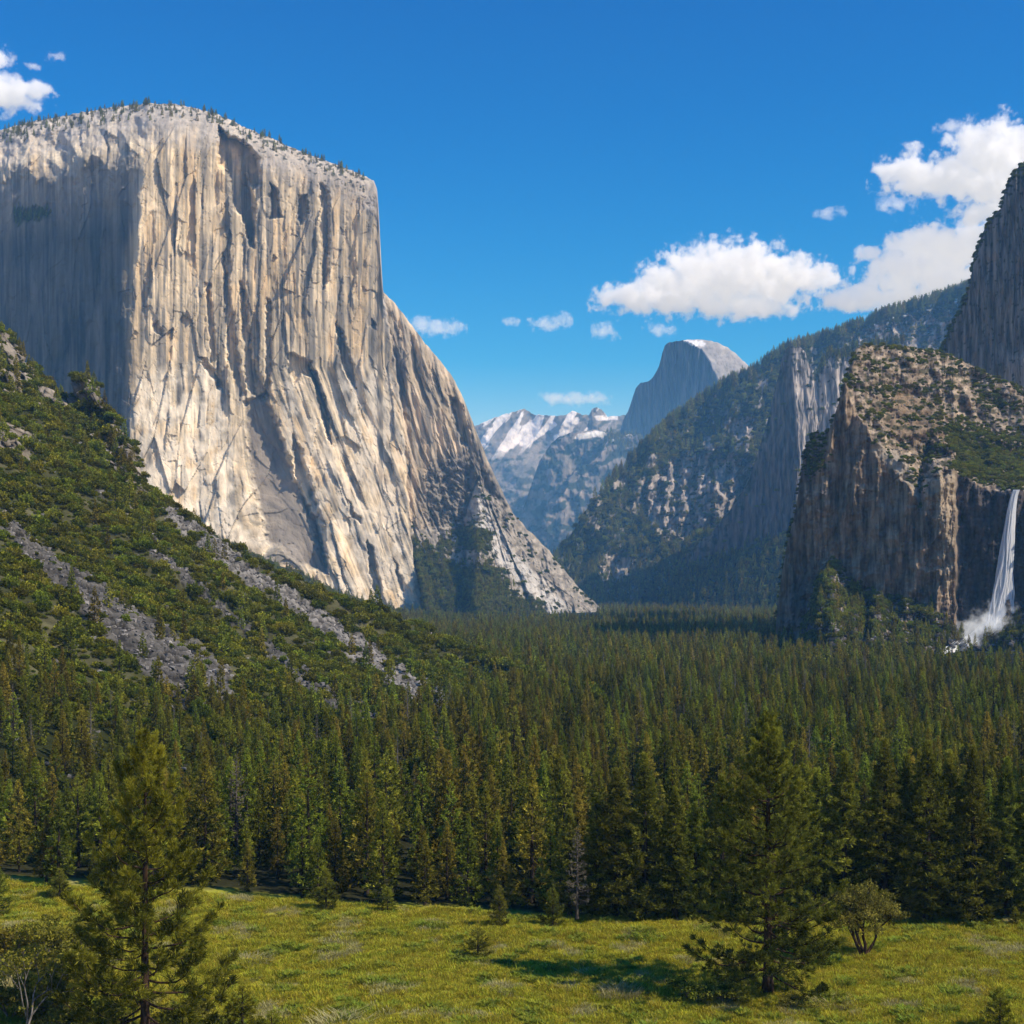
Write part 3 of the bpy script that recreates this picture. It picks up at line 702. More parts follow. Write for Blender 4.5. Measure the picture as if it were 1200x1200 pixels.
def c_elcap(PX, PY, T, D):
    us = e_shear(PX, PY)+3*fbm(PX/90, PY/260, 175, 2)
    t = PY-T
    n = np.clip(.5+.65*fbm(us/8, PY/110, 201, 5)+.35*fbm(us/2.2, PY/45, 200, 3), 0, 1)
    c = lerp((.46, .40, .31), (.84, .745, .59), n)
    c = lerp(c, (.72, .575, .37), .6*ss(.0, .45, fbm(us/24, PY/130, 202, 4)+.05))            # ochre bands
    c = lerp(c, (.24, .225, .21), .85*ss(.10, .42, fbm(us/9, PY/170, 203, 4)+.10*ss(280, 330, us)))  # dark water streaks
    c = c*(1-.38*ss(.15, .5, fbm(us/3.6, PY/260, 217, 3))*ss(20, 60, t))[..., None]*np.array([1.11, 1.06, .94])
    white = np.maximum(soft(PX, PY, [(150,440),(190,430),(215,440),(236,420),(252,440),(285,560),(316,640),(250,650),(150,560)], 12, 10),
                       np.maximum(.75*soft(PX, PY, [(335,440),(352,450),(385,520),(410,570),(425,640),(470,730),(390,720),(380,640),(352,560),(330,490)], 6, 5),
                                  .85*soft(PX, PY, [(395,440),(425,420),(458,440),(470,540),(480,640),(498,725),(440,720),(415,620),(395,540)], 14, 10)))
    c = lerp(c, (.88, .80, .66), .85*white*ss(-.7, .3, fbm(PX/18, PY/26, 204, 4)))
    c = lerp(c, lerp((.24, .21, .18), (.40, .35, .29), n), .85*soft(PX, PY, GREY, 3, 4))  # shadow grey of the recess painted into the rock colour
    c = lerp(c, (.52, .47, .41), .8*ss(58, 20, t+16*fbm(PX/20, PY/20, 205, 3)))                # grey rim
    c = lerp(c, (.25, .22, .19), .6*ss(40, 75, t)*ss(175, 150, PX)*ss(160, 90, t))  # shade also painted on the upper left shoulder
    c = lerp(c, lerp((.012, .016, .022), (.085, .088, .092), np.clip(.5+.9*fbm(us/6, PY/90, 214, 4), 0, 1)), ss(166, 140, PX)*ss(70, 150, t)*.85)          # shade of the left wall painted into the rock colour, dark and bluish
    xe = PX-e_edge(PY)
    n2 = np.clip(.5+.8*fbm((PX-.2*PY)/7, PY/60, 206, 4), 0, 1)
    eb = lerp(lerp((.34, .29, .22), (.74, .60, .42), n2), (.42, .33, .20), .5*ss(.2, .6, fbm((PX-.2*PY)/14, PY/70, 207, 3)))
    eb = lerp(eb, (.16, .15, .14), .75*np.maximum(ss(.15, .45, fbm((PX-.2*PY)/6, PY/80, 208, 3)), soft(PX, PY, [(500,545),(520,538),(565,520),(605,600),(625,625),(560,625),(500,622)], 8, 8)))
    c = lerp(c, eb, ss(-1, 2, xe))
    ap = (PY-e_base(PX))
    sc = lerp((.24, .21, .17), (.46, .41, .34), np.clip(.5+.7*fbm(PX/6, PY/9, 209, 4), 0, 1))
    sc = lerp(sc, (.60, .57, .52), .8*ss(1.4, .6, dist_line(PX+4*fbm(PX/9, PY/9, 210, 3), PY, [(552,580),(565,610),(590,650),(620,680),(655,715)])/11))
    sc = lerp(sc, (.15, .13, .10), .6*ss(.15, .4, fbm(PX/9, PY/6, 211, 4)))
    c = lerp(c, sc, ss(-2, 3, ap)*ss(-1, 2, xe))
    c = lerp(c, (.05, .055, .03), .9*e_veg(PX, PY))
    c = lerp(c, (.06, .062, .035), .85*ss(.22, .4, fbm(PX/6, PY/4, 212, 4)+.25*np.exp(-t/8)-.02*np.clip(t, 0, 60)+.12*ss(240, 260, PX))*ss(60, 20, t)*ss(440, 420, PX))
    c = lerp(c, (.06, .065, .03), .8*soft(PX, PY, [(15,247),(55,242),(58,255),(20,262)], 3, 5))
    return c
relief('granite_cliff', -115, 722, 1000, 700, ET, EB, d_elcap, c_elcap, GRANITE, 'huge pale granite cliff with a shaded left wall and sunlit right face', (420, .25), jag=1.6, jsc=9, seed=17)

# ---- green foot of the cliff, behind the near hillside
AT = cv([(120,545),(140,552),(200,592),(262,634),(312,656),(352,672),(400,697),(440,709),(495,719),(560,727),(640,733),(760,738)])
def d_foot(PX, PY, T): return np.interp(PX, [120, 300, 500, 760], [1340, 1400, 1380, 1450])-np.interp(PX, [120, 500, 760], [3.4, 7, 14])*(PY-T)+14*fbm(PX/18, PY/14, 221, 4)
def c_foot(PX, PY, T, D): return lerp((.035, .042, .018), (.075, .078, .036), np.clip(.5+.8*fbm(PX/8, PY/6, 222, 4), 0, 1))
relief('hill', 120, 740, 420, 130, AT, cv([(120,640),(300,750),(500,790),(740,790)]), d_foot, c_foot, SCREE, 'green wooded slope running along the foot of the pale cliff', (120, .6), jag=1, jsc=9, seed=19)

# ---- the brown rock of the waterfall
BT = cv([(900,775),(905,752),(909,735),(912,700),(918,660),(925,625),(932,598),(936,570),(939,552),(943,530),(950,512),(957,505),(964,509),(972,503),(982,474),(990,446),(997,424),(1003,409),(1012,404),(1040,405),(1060,406),(1080,409),(1108,413),(1122,420),(1137,427),(1165,441),(1200,455),(1260,482),(1300,500)])
LIP = cv([(900,0),(938,0),(940,500),(975,500),(990,446),(998,474),(1008,492),(1018,506),(1022,524),(1040,548),(1060,562),(1074,588),(1079,600),(1086,572),(1094,556),(1120,554),(1145,573),(1170,574),(1300,585)])
BBS = cv([(900,770),(930,765),(952,700),(962,660),(975,652),(1000,680),(1030,694),(1060,702),(1085,706),(1110,720),(1124,738),(1150,748),(1166,730),(1200,714),(1300,690)])
def d_brid(PX, PY, T):
    m = .42
    lip = np.maximum(LIP(PX)+9*fbm(PX/24, PY/24, 226, 3), T)+4*fbm(PX/8, PY/8, 231, 3)
    face = 690+.95*m*(1105-np.minimum(PX, 1117))-.42*m*np.clip(PX-1117, 0, 300)+.06*m*(760-PY)+1.2*fbm(PX/5, PY/50, 232, 4)+ss(8, -4, lip-PY)*(-8.0*ridged(PX/38, (PY+.3*PX)/150, 233, 2)-2.4*ridged(PX/14, PY/60, 229, 3)+4.0*fbm(PX/18, PY/13, 234, 4))
    # lit rib, then the alcove of the fall
    x = PX-1101-3*fbm(PY/22, PY*0, 235, 2)
    tx, ty, v1 = facets((PX+.2*PY)/23, PY/58, 224)
    face = face+ss(8, -4, lip-PY)*((v1-.5)*5+11*(np.mod(v1*7.3, 1)-.45)*tx+8*(np.mod(v1*13.7, 1)-.6)*ty)
    face = face+np.where(x > 0, .95*np.clip(x, 0, 17)*m*1.6+16*ss(17, 22, x), 0)+ss(0, 4, x)*ss(17, 14, x)*1.6*ridged(PX/3, PY/26, 236, 3)
    # left outcrops
    for cx, w, a, y0, y1 in ((958, 14, 9, 500, 600), (972, 12, 12, 660, 780), (942, 10, 8, 690, 780), (1040, 18, 5, 640, 760)):
        u = (PX-cx)/w
        face = face-a*np.exp(-u*u)*np.where(u > 0, 1, 1)*ss(y0-8, y0+8, PY)*ss(y1+8, y1-8, PY)
    up = np.clip(lip-PY, 0, 400)
    ls = np.interp(PX, [900, 975, 1000, 1040, 1090, 1150, 1300], [470, 480, 492, 530, 566, 580, 596])
    d = face+ss(-2, 5, up)*(np.clip(1.5*m*(ls-PY), 0, 400)+1.05*m*np.clip(PX-1000, 0, 110)*ss(0, 50, up)+.5*m*np.clip(PX-1110, 0, 300)*ss(0, 50, up))
    rg = ss(2, 25, up)
    d = d+rg*14*fbm(PX/46, PY/40, 225, 3)-22*m*np.exp(-np.clip(PY-T, 0, 99)/12)*0+.9*m*14*np.exp(-np.clip(PY-T, 0, 99)/9)
    d = d-rg*(3.2*ridged((PX+.5*PY)/26, (PY-.5*PX)/30, 237, 4)+1.8*fbm(PX/7, PY/7, 238, 4)+.9*(cells(PX/7, PY/6, 239)[2]))
    b = BBS(PX)+8*fbm(PX/12, PX*0+2, 240, 3)
    ta = np.clip(PY-b, 0, 200)
    d = d+.85*m*np.minimum(PX-1130, 0)*ss(0, 70, ta)
    d = d-1.6*m*ta-ss(0, 10, ta)*(9.0*fbm(PX/20, PY/16, 241, 5)+5*ss(.0, .3, fbm(PX/24, PY/20, 228, 2))*ridged(PX/11, PY/26, 227, 2)+2.4*(1-cells(PX/9, PY/8, 242)[0])*ss(.0, .4, fbm(PX/20, PY/20, 243, 2)+.2))
    return d
def c_brid(PX, PY, T, D):
    lip = LIP(PX)+9*fbm(PX/24, PY/24, 226, 3); up = lip-PY
    f = lerp((.13, .095, .06), (.42, .31, .205), np.clip(.5+.9*fbm(PX/5, PY/40, 251, 4), 0, 1))
    f = lerp(f, (.27, .18, .11), .45*ss(.2, .6, fbm(PX/11, PY/30, 252, 3)))
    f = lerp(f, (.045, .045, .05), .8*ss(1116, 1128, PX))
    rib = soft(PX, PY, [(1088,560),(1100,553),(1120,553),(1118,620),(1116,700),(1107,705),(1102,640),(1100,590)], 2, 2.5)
    f = lerp(f, (.42, .33, .22), rib)  # sunlit rib painted paler than the wall around it
    n = np.clip(.5+.8*fbm(PX/8, PY/8, 253, 5), 0, 1)
    u = lerp((.20, .15, .10), (.54, .425, .30), n)
    u = lerp(u, (.23, .15, .075), .6*soft(PX, PY, [(1020,470),(1060,450),(1105,480),(1120,520),(1080,525),(1050,510)], 10, 8))
    u = lerp(u, (.07, .068, .03), .8*ss(.12, .35, fbm(PX/11, PY/6, 254, 4)))
    u = lerp(u, (.40, .34, .26), .8*soft(PX, PY, [(1016,512),(1030,520),(1058,535),(1082,575),(1080,602),(1072,585),(1050,560),(1024,540)], 2, 4))  # sunlit slab, its light painted as a paler colour
    c = lerp(f, u, ss(-1, 4, up))
    ta = PY-BBS(PX)
    tl = lerp((.10, .075, .045), (.38, .31, .22), ss(.1, .5, fbm(PX/8, PY/7, 255, 4)+.1))
    c = lerp(c, tl, ss(-4, 5, ta))
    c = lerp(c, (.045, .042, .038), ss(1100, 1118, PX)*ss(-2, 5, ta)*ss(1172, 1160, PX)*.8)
    c = lerp(c, (.16, .15, .13), soft(PX, PY, [(925,690),(945,672),(968,680),(982,710),(985,760),(915,765)], 5, 5)*.5)
    return c
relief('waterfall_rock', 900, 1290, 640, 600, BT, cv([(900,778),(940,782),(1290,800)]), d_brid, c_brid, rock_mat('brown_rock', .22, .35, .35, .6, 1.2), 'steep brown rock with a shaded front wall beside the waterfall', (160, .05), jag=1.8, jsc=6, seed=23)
# ================================================================== CONIFERS
def cone_prof(a=.85, b=.12): return lambda t: np.clip((1-t)**a*np.minimum(1, .55+t/b*.45), .03, 1)
big, med, far = [], [], []
for k in range(4):
    w = whorled(40+k, 18, .2, [.06, .1, .04, .14][k], [3.3, 3.7, 3.5, 2.9][k], 170, cone_prof([1.05, .95, 1.15, 1.0][k]), elev=(-.25, .5), up=.12, subs=7, gaps=.06, bare=.3, droop=.06, trunk_r=.014, lean=.006)
    lv = dress(w, 3, 7, .55, .065, .55)
    tr = w['trunk']; li = w['limbs']
    V = np.concatenate([tr[0], li[0]]); Q = np.concatenate([tr[1], li[1]+len(tr[0])])
    big.append((mesh('large_conifer_trunk', V, [Q], BARKF), mesh('large_conifer_crown', lv[0], [lv[1]], CONIF_BIG, fcol=lv[2], smooth=False)))
for k in range(6):
    w = whorled(60+k, 12, .15, [.05, .12, .08, .2, .03, .1][k], [2.2, 1.9, 2.5, 2.0, 2.6, 1.8][k], [95, 85, 90, 60, 100, 80][k], cone_prof([1., 1.1, .95, .75, 1.1, .9][k]), elev=(-.3, .5), up=.08, subs=4, gaps=.05+.1*(k == 3), bare=.35, droop=.05, trunk_r=.013, lean=.008)
    lv = dress(w, 3, 5, .55, .075, .55)
    tr = w['trunk']; li = w['limbs']
    V = np.concatenate([tr[0], li[0]]); Q = np.concatenate([tr[1], li[1]+len(tr[0])])
    mt = mesh('conifer_trunk', V, [Q], BARKF); mc = mesh('conifer_crown', lv[0], [lv[1]], CONIF, fcol=lv[2], smooth=False)
    jm = joined('conifer', [(V, Q)], lv, BARKF, CONIF)
    med.append((mt, mc, jm))
for k in range(6):
    w = whorled(80+k, 12, .15, .03, [2.3, 2.0, 2.6, 2.1, 1.9, 2.5][k], 60, cone_prof([1., 1.1, .95, .85, 1.1, .9][k]), elev=(-.3, .4), up=.05, subs=3, gaps=.05, bare=.3, droop=.04, trunk_r=.013, lean=.005)
    lv = dress(w, 1, 6, 1.0, .21, .5)
    far.append(joined('distant_conifer', [w['trunk']], lv, BARKF, CONIF))
    ld = w

DEADM = leaf_mat('dead_needles', (.10, .085, .06), (.30, .25, .18), .2, .2, .01)
w = whorled(99, 12, .15, .1, 1.6, 80, cone_prof(.9), elev=(-.2, .3), up=.03, subs=4, gaps=.15, bare=.3, droop=.06, trunk_r=.013, lean=.008)
lv = dress(w, 1, 3, .45, .04, .6)
li = w['limbs']; tr = w['trunk']; V = np.concatenate([tr[0], li[0]]); Q = np.concatenate([tr[1], li[1]+len(tr[0])])
dead = joined('dead_conifer', [(V, Q)], lv, BARKG, DEADM)

# forest floor positions in the world: jittered grid, wider spacing farther off
pts = []
for (ya, yb, sp) in ((122, 260, 3.9), (260, 520, 4.8), (520, 1000, 6.4), (1000, 1700, 9), (1700, 2700, 15)):
    ys = np.arange(ya, yb, sp); xs = np.arange(-.43*yb-34, .47*yb+46, sp)
    X, Y = np.meshgrid(xs, ys); X = X+rng.uniform(-.48, .48, X.shape)*sp; Y = Y+rng.uniform(-.48, .48, X.shape)*sp
    X, Y = X.ravel(), Y.ravel(); k = (X > -.40*Y-30) & (X < .44*Y+42)
    pts.append(np.stack([X[k], Y[k], np.full(k.sum(), sp)], 1))
FP = np.concatenate(pts); X, Y, SP = FP.T
pxf = X/Y*F+600; Z = np.maximum(hill(X, Y)-.9, ground_z(X, Y)*np.exp(-Y/500))
pyf = HY+(H-Z)/Y*F
pyl = HY+H/Y*F
onhill = hill(X, Y) > 1.5
low = cv([(-200,765),(0,775),(60,792),(120,812),(200,835),(300,850),(400,858),(520,850),(600,815),(640,790),(700,700),(2000,700)])
noise = 9*fbm(X/22, Y/22, 301, 3)
keep = (pyl < edgeY(pxf)-1.5+2.0*fbm(X/5, Y*0, 302, 2)) & ((~onhill) | (pyf > low(pxf)+noise)) & (~(onhill & (Y > crest(pxf))))
keep &= ~((pxf > 930) & (Y > 640) & (Y > 668-.05*(pxf-930)))          # the waterfall rock stands there
keep &= ~((pxf > 1062) & (Y > 515+.9*np.abs(pxf-1110)*(pxf < 1110)))
keep &= ~((Y > 1320) & (pxf < 700)) & ~((Y > 1850) & (pxf > 930))
keep &= rng.random(len(X)) > .08
X, Y, Z, pxf, pyf, onhill = [a[keep] for a in (X, Y, Z, pxf, pyf, onhill)]
tone = fbm(X/60, Y/60, 303, 3)
hgt = np.interp(Y, [120, 145, 200, 400, 900, 2000], [12.0, 10.5, 9.0, 8.2, 8.0, 10])*(1+.18*tone)*rng.uniform(.5, 1.25, len(X))
hgt = np.where((Y < 150) & (rng.random(len(X)) < .3), hgt*.6, hgt)
hgt = np.where(onhill, hgt*.8, hgt)
# the large conifers at the meadow's edge keep their room
BIGS = [(700,1074,150),(722,1075,178),(756,1076,196),(791,1078,158),(815,1077,140),(846,1075,170),(958,1075,175),(990,1076,196),(1036,1077,214),(1087,1079,216),(1140,1078,208),(1180,1077,190),(1212,1078,200),(668,1073,130),(1062,1073,190),(1112,1073,196)]
bx = np.array([gpos(p, gy(b)) for p, b, h in BIGS])
for (p, b, h), q_ in zip(BIGS, bx):
    dd = np.hypot(X-q_[0], (Y-q_[1])*.6); kk = dd > 1.9
    X, Y, Z, pxf, pyf, onhill, hgt = [a[kk] for a in (X, Y, Z, pxf, pyf, onhill, hgt)]
for n, (p, b, h) in enumerate(BIGS):
    t = big[n % 4]; y = gy(b); hh = h/F*y
    side = ('palest and broadest crown' if b == 1078 and p < 800 else 'dense drooping crown')
    tree_thing('large_conifer', [('trunk', t[0]), ('crown', t[1])], (bx[n][0], y, ground_z(bx[n][0], y)-.1), n*1.9, (hh/18*1.28, hh/18*1.28, hh/18),
               'tall full conifer with a dense green crown, among the largest at the meadow edge', 'tree', 'large conifers along the meadow edge')
# the nearest conifers are single trees
inview = (pxf > -8) & (pxf < 1208)
order = np.argsort(np.where(inview, Y-2.2*hgt*0, 1e9))
near = order[:280]
isn = np.zeros(len(X), bool); isn[near] = True
for n, i in enumerate(near):
    t = med[int(rng.integers(0, 6))]; s_ = hgt[i]/12
    wd = s_*rng.uniform(.9, 1.2)
    tree_thing('conifer', [('trunk', t[0]), ('crown', t[1])], (X[i], Y[i], Z[i]-.1), rng.uniform(0, 6.28), (wd, wd, s_),
               'slender dark green conifer in the front rows of the forest behind the meadow', 'tree', 'conifers in the front rows of the forest')
r_ = ~isn
lod = np.where(Y[r_] < 480, rng.integers(0, 6, r_.sum()), 6+rng.integers(0, 6, r_.sum()))
wd_, lf = leafy(990, 6.0, 9.0, 4, 3, None, 10, .34, .16, dome=.8, tilt=.5, cl=.9, fill=60)
broad = joined('broad_tree', [wd_], lf, BARKF, SCRUBM)
lod = np.where((Y[r_] < 520) & (rng.random(r_.sum()) < .02+.16*ss(.1, .5, fbm(X[r_]/30, Y[r_]/30, 306, 2))*(pxf[r_] < 640)), 13, lod)
lod = np.where((Y[r_] < 520) & (rng.random(r_.sum()) < .035+.10*ss(.25, .5, fbm(X[r_]/25, Y[r_]/25, 305, 2))), 12, lod)
FX, FY, FZ, FH = X[r_], Y[r_], Z[r_], hgt[r_]/12
P3 = [np.stack([FX, FY, FZ-.15], 1)]; SC = [FH]; IX = [lod]
# trees on the farther slopes: foot of the cliff, ridge, spires, cliff rims
def addfar(nm, n, dens, h0, h1):
    p = sample(nm, n, dens); P3.append(p-np.array([0, 0, .3])); SC.append(rng.uniform(h0, h1, n)/12); IX.append(6+rng.integers(0, 6, n))
addfar('hill', 5200, lambda a, b, t: .45+ss(-.2, .3, fbm(a/12, b/9, 311, 3)), 4.5, 9)
addfar('granite_cliff', 2600, lambda a, b, t: e_veg(a, b), 4, 8)
addfar('granite_cliff', 420, lambda a, b, t: ss(26, 2, b-t)*ss(440, 420, a)*ss(-.1, .3, fbm(a/9, b/5, 312, 3)+.3*ss(90, 40, a)+.15*ss(235, 260, a)*ss(320, 300, a)), 5, 10)
addfar('granite_cliff', 120, lambda a, b, t: soft(a, b, [(15,247),(55,242),(58,255),(20,262)], 3, 5), 5, 9)
addfar('forested_ridge', 9000, lambda a, b, t: (1-ridge_rock(a, b))*(.12+ss(630, 680, b)*2.0+ss(-.1, .35, fbm(a/16, b/12, 313, 4)))*ss(1150, 1130, a), 9, 17)
addfar('forested_ridge', 1500, lambda a, b, t: ss(9, 0, b-t)*ss(1150, 1130, a)*ss(690, 760, a), 13, 24)
addfar('rock_spires', 2600, lambda a, b, t: ss(-3, 12, b-sp_base(a))+.03*ss(2, 0, b-t), 8, 13)
addfar('rock_spires', 160, lambda a, b, t: ss(12, 0, b-t)*ss(955, 965, a), 9, 16)
addfar('hazy_ridge', 600, lambda a, b, t: ss(700, 720, a)*ss(30, 0, b-t), 16, 26)
addfar('waterfall_rock', 520, lambda a, b, t: ss(-2, 10, b-BBS(a))*ss(-.1, .3, fbm(a/15, b/15, 314, 3)+.004*(b-700)), 3.5, 8)
addfar('hillside', 700, lambda a, b, t: ss(-8, 10, low(a)-b)*(ss(60, 0, low(a)-b)+.12)*ss(.1, .4, fbm(a/20, b/20, 315, 2)+.2), 4, 8.5)
P3 = np.concatenate(P3); SC = np.concatenate(SC); IX = np.concatenate(IX)
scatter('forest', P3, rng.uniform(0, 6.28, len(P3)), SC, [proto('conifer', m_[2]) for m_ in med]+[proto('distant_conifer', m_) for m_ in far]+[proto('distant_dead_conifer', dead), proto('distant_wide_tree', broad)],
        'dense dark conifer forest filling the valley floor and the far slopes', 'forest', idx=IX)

# ================================================================== SCRUB ON THE SLOPES
scr = []
for k in range(6):
    r = np.random.default_rng(400+k); n = 330
    d = unit(r.normal(size=(n, 3))*np.array([1, 1, .8])+np.array([0, 0, .25])); d[:, 2] = np.abs(d[:, 2])*[.75, .6, .9, .7, .55, 1.1][k]
    d = d*(.78+.34*fbm(d[:, 0]*2.2+k, d[:, 1]*2.2+d[:, 2], 401+k, 3))[:, None]*(r.random((n, 1))**.22)
    tn = np.clip(.30+.55*d[:, 2]+.2*fbm(d[:, 0]*3, d[:, 1]*3, 410+k, 2)+r.normal(size=n)*.12, 0, 1)
    v_, q_, t_ = tufts(d, unit(d+np.array([0, 0, .3])), 3, .26, .085, .8, r, tn)
    scr.append(proto('scrub', joined('scrub', [], (v_, q_, t_), BARKF, SCRUBM)))
def dens_hill(a, b, t):
    s1, s2 = streak(a, b)
    cgm = crags(a, b)
    return (1-.97*np.maximum(s1, s2))*(1-.97*cgm)*(.25+ss(-.5, -.1, fbm(a/20, b/13, 421, 4)))*ss(60, 20, b-low(a))
NH = 36000
PS = [sample('hillside', NH, dens_hill)]; SS = [(.65+2.5*rng.random(NH)**3)*np.interp(PS[0][:, 1], [150, 300, 600], [.6, .8, 1.1])]
def adds(nm, n, dens, a, b): 
    p = sample(nm, n, dens); PS.append(p); SS.append(rng.uniform(a, b, n))
adds('granite_cliff', 3500, lambda a, b, t: e_veg(a, b)+.10*ss(.15, .4, fbm(a/14, b/12, 426, 3))*ss(0, 5, b-e_base(a))*ss(0, 4, a-e_edge(b)), 1.6, 4.2)
adds('hill', 5200, lambda a, b, t: 1+0*a, 1.8, 4)
adds('forested_ridge', 7000, lambda a, b, t: (1-.9*ridge_rock(a, b))*(.2+ss(-.2, .3, fbm(a/13, b/10, 422, 4)))*ss(1150, 1130, a), 3.5, 7.5)
adds('rock_spires', 1200, lambda a, b, t: ss(-3, 8, b-sp_base(a))+.05, 3, 5.5)
GP = [(1108,500),(1125,492),(1160,505),(1200,510),(1260,520),(1260,575),(1200,568),(1150,566),(1130,550),(1112,525)]
adds('waterfall_rock', 6500, lambda a, b, t: 1.0*soft(a, b, GP, 5, 8)+.5*ss(.0, .3, fbm(a/30, b/16, 427, 4))*ss(0, 5, LIP(a)-b)+.03*ss(0, 5, LIP(a)-b)+.5*ss(8, 0, b-t), .4, 1.9)
adds('waterfall_rock', 3200, lambda a, b, t: ss(-5, 6, b-BBS(a))*ss(-.05, .15, fbm(a/18, b/12, 424, 4)+.05)*(1-ss(1085, 1110, a)*ss(1175, 1160, a)), .9, 2.6)
adds('waterfall_rock', 160, lambda a, b, t: soft(a, b, [(935,545),(945,512),(968,510),(972,540),(955,565)], 3, 3), .8, 1.9)
adds('cliff_wall', 400, lambda a, b, t: ss(18, 0, b-t)+.02*ss(.2, .4, fbm(a/6, b/6, 425, 2)), 1, 2.6)
PS = np.concatenate(PS); SS = np.concatenate(SS)
scatter('scrub', PS, rng.uniform(0, 6.28, len(PS)), SS, scr, 'low green scrub covering the rocky slopes between the scree chutes', 'scrub')
# boulders of the chutes
bl = []
for k in range(3):
    r = np.random.default_rng(430+k)
    ico = unit(np.array([(x, y, z) for x in (-1, 1) for y in (-1, 1) for z in (-1, 1)], float)+r.normal(size=(8, 3))*.35)*r.uniform(.7, 1.1, (8, 1))
    ico[:, 2] *= .7
    bl.append(ico)
bm = []
BQ = np.array([(0,1,3,2),(4,6,7,5),(0,4,5,1),(2,3,7,6),(0,2,6,4),(1,5,7,3)])
for k in range(6):
    g = [.13, .2, .3, .24, .4, .17][k]
    me = mesh('boulder', bl[k % 3], [BQ], GRANITE, col=np.tile([g*.86, g*.80, g*.74], (8, 1)), smooth=False); bm.append(proto('boulder', me))
sr_ = lambda a, b, t: np.maximum(*streak(a, b))
pb = np.concatenate([sample('hillside', 9000, sr_), sample('hillside', 2500, lambda a, b, t: ss(.1, .4, fbm(a/14, b/10, 433, 3))*(1-crags(a, b))), sample('waterfall_rock', 3200, lambda a, b, t: ss(-3, 6, b-BBS(a))+.10*ss(3, 12, LIP(a)-b))])
scatter('rubble', pb, rng.uniform(0, 6.28, len(pb)), np.concatenate([rng.uniform(.25, .95, 9000)**1.3, rng.uniform(.3, 1.1, 2500), rng.uniform(.4, 1.5, 3200)]), bm, 'grey broken rocks lying in the scree chutes of the slopes', 'rubble')

# ================================================================== MEADOW
def blades(seed, n, hgt_, wd, spread, r0, tone0, curl=.35):
    r = np.random.default_rng(seed)
    a = r.uniform(0, 6.28, n); rr = r0*np.sqrt(r.random(n)); c = np.stack([rr*np.cos(a), rr*np.sin(a), np.zeros(n)-.03], 1)
    d = np.stack([np.cos(a+r.normal(size=n)*.8), np.sin(a+r.normal(size=n)*.8), np.zeros(n)], 1)
    L_ = hgt_*r.uniform(.5, 1.15, (n, 1)); tl = spread*r.uniform(.2, 1, (n, 1)); sd = np.cross(d, [0, 0, 1.])*wd
    m1 = c+d*tl*L_*.35+np.array([0, 0, 1.])*L_*.55; e = c+d*tl*L_*(.9+curl)+np.array([0, 0, 1.])*L_*(.95-.3*tl)
    V = np.stack([c-sd, c+sd, m1+sd*.8, m1-sd*.8, e+sd*.15, e-sd*.15], 1).reshape(-1, 3)
    b = np.arange(n)*6
    Q = np.concatenate([np.stack([b, b+1, b+2, b+3], 1), np.stack([b+3, b+2, b+4, b+5], 1)])
    t = np.repeat(np.clip(tone0+r.normal(size=n)*.2, 0, 1), 6); t = t*np.tile([.6, .6, .9, .9, 1.1, 1.1], n)
    return V, Q, np.clip(t, 0, 1)
gp = []
for k in range(5):
    b_ = blades(500+k, 34, [.34, .26, .42, .3, .2][k], .022, .6, .42, [.5, .7, .4, .6, .8][k])
    gp.append(proto('grass_tuft', mesh('grass_tuft', b_[0], [b_[1]], GRASSM, fcol=b_[2], smooth=False)))
b_ = blades(510, 30, .34, .014, .5, .4, .5); gp.append(proto('grass_tuft', mesh('grass_tuft', b_[0], [b_[1]], STRAWM, fcol=b_[2], smooth=False)))
b_ = blades(511, 40, .36, .035, .8, .3, .4); gp.append(proto('grass_tuft', mesh('grass_tuft', b_[0], [b_[1]], SAGEM, fcol=b_[2], smooth=False)))
n = 145000
Yg_ = np.sqrt(rng.uniform(70**2, 145**2, n)); Xg_ = rng.uniform(-1, 1, n)*(.40*Yg_+34)
pe = Xg_/Yg_*F+600; k = (HY+H/Yg_*F > edgeY(pe)-3)
Xg_, Yg_ = Xg_[k], Yg_[k]
f1 = fbm(Xg_/4.2, Yg_/6, 521, 4); f2 = fbm(Xg_/2.6, Yg_/3.5, 523, 3)
ix = rng.integers(0, 5, len(Xg_))
ix = np.where((f1 > .44) & (rng.random(len(ix)) < .7), 5, ix); ix = np.where((f2 > .40) & (rng.random(len(ix)) < .75), 6, ix)
scg = (1+.45*fbm(Xg_/1.7, Yg_/2.2, 525, 3))*rng.uniform(.7, 1.25, len(ix))*np.where(ix == 6, 1.15, 1)
scatter('grass', np.stack([Xg_, Yg_, ground_z(Xg_, Yg_)], 1), rng.uniform(0, 6.28, len(ix)), scg, gp, 'bright green meadow grass with pale dry patches', 'grass', idx=ix)

def at(px, py): y = gy(py); x = (px-600)/F*y; return x, y, float(ground_z(x, y))-.05
def foot(px, py, h, nm, parts, ref, rz, label, cat='tree', group=None, wide=1.0):
    x, y, z = at(px, py); s = h/F*y/ref
    return tree_thing(nm, parts, (x, y, z), rz, (s*wide, s*wide, s), label, cat, group)

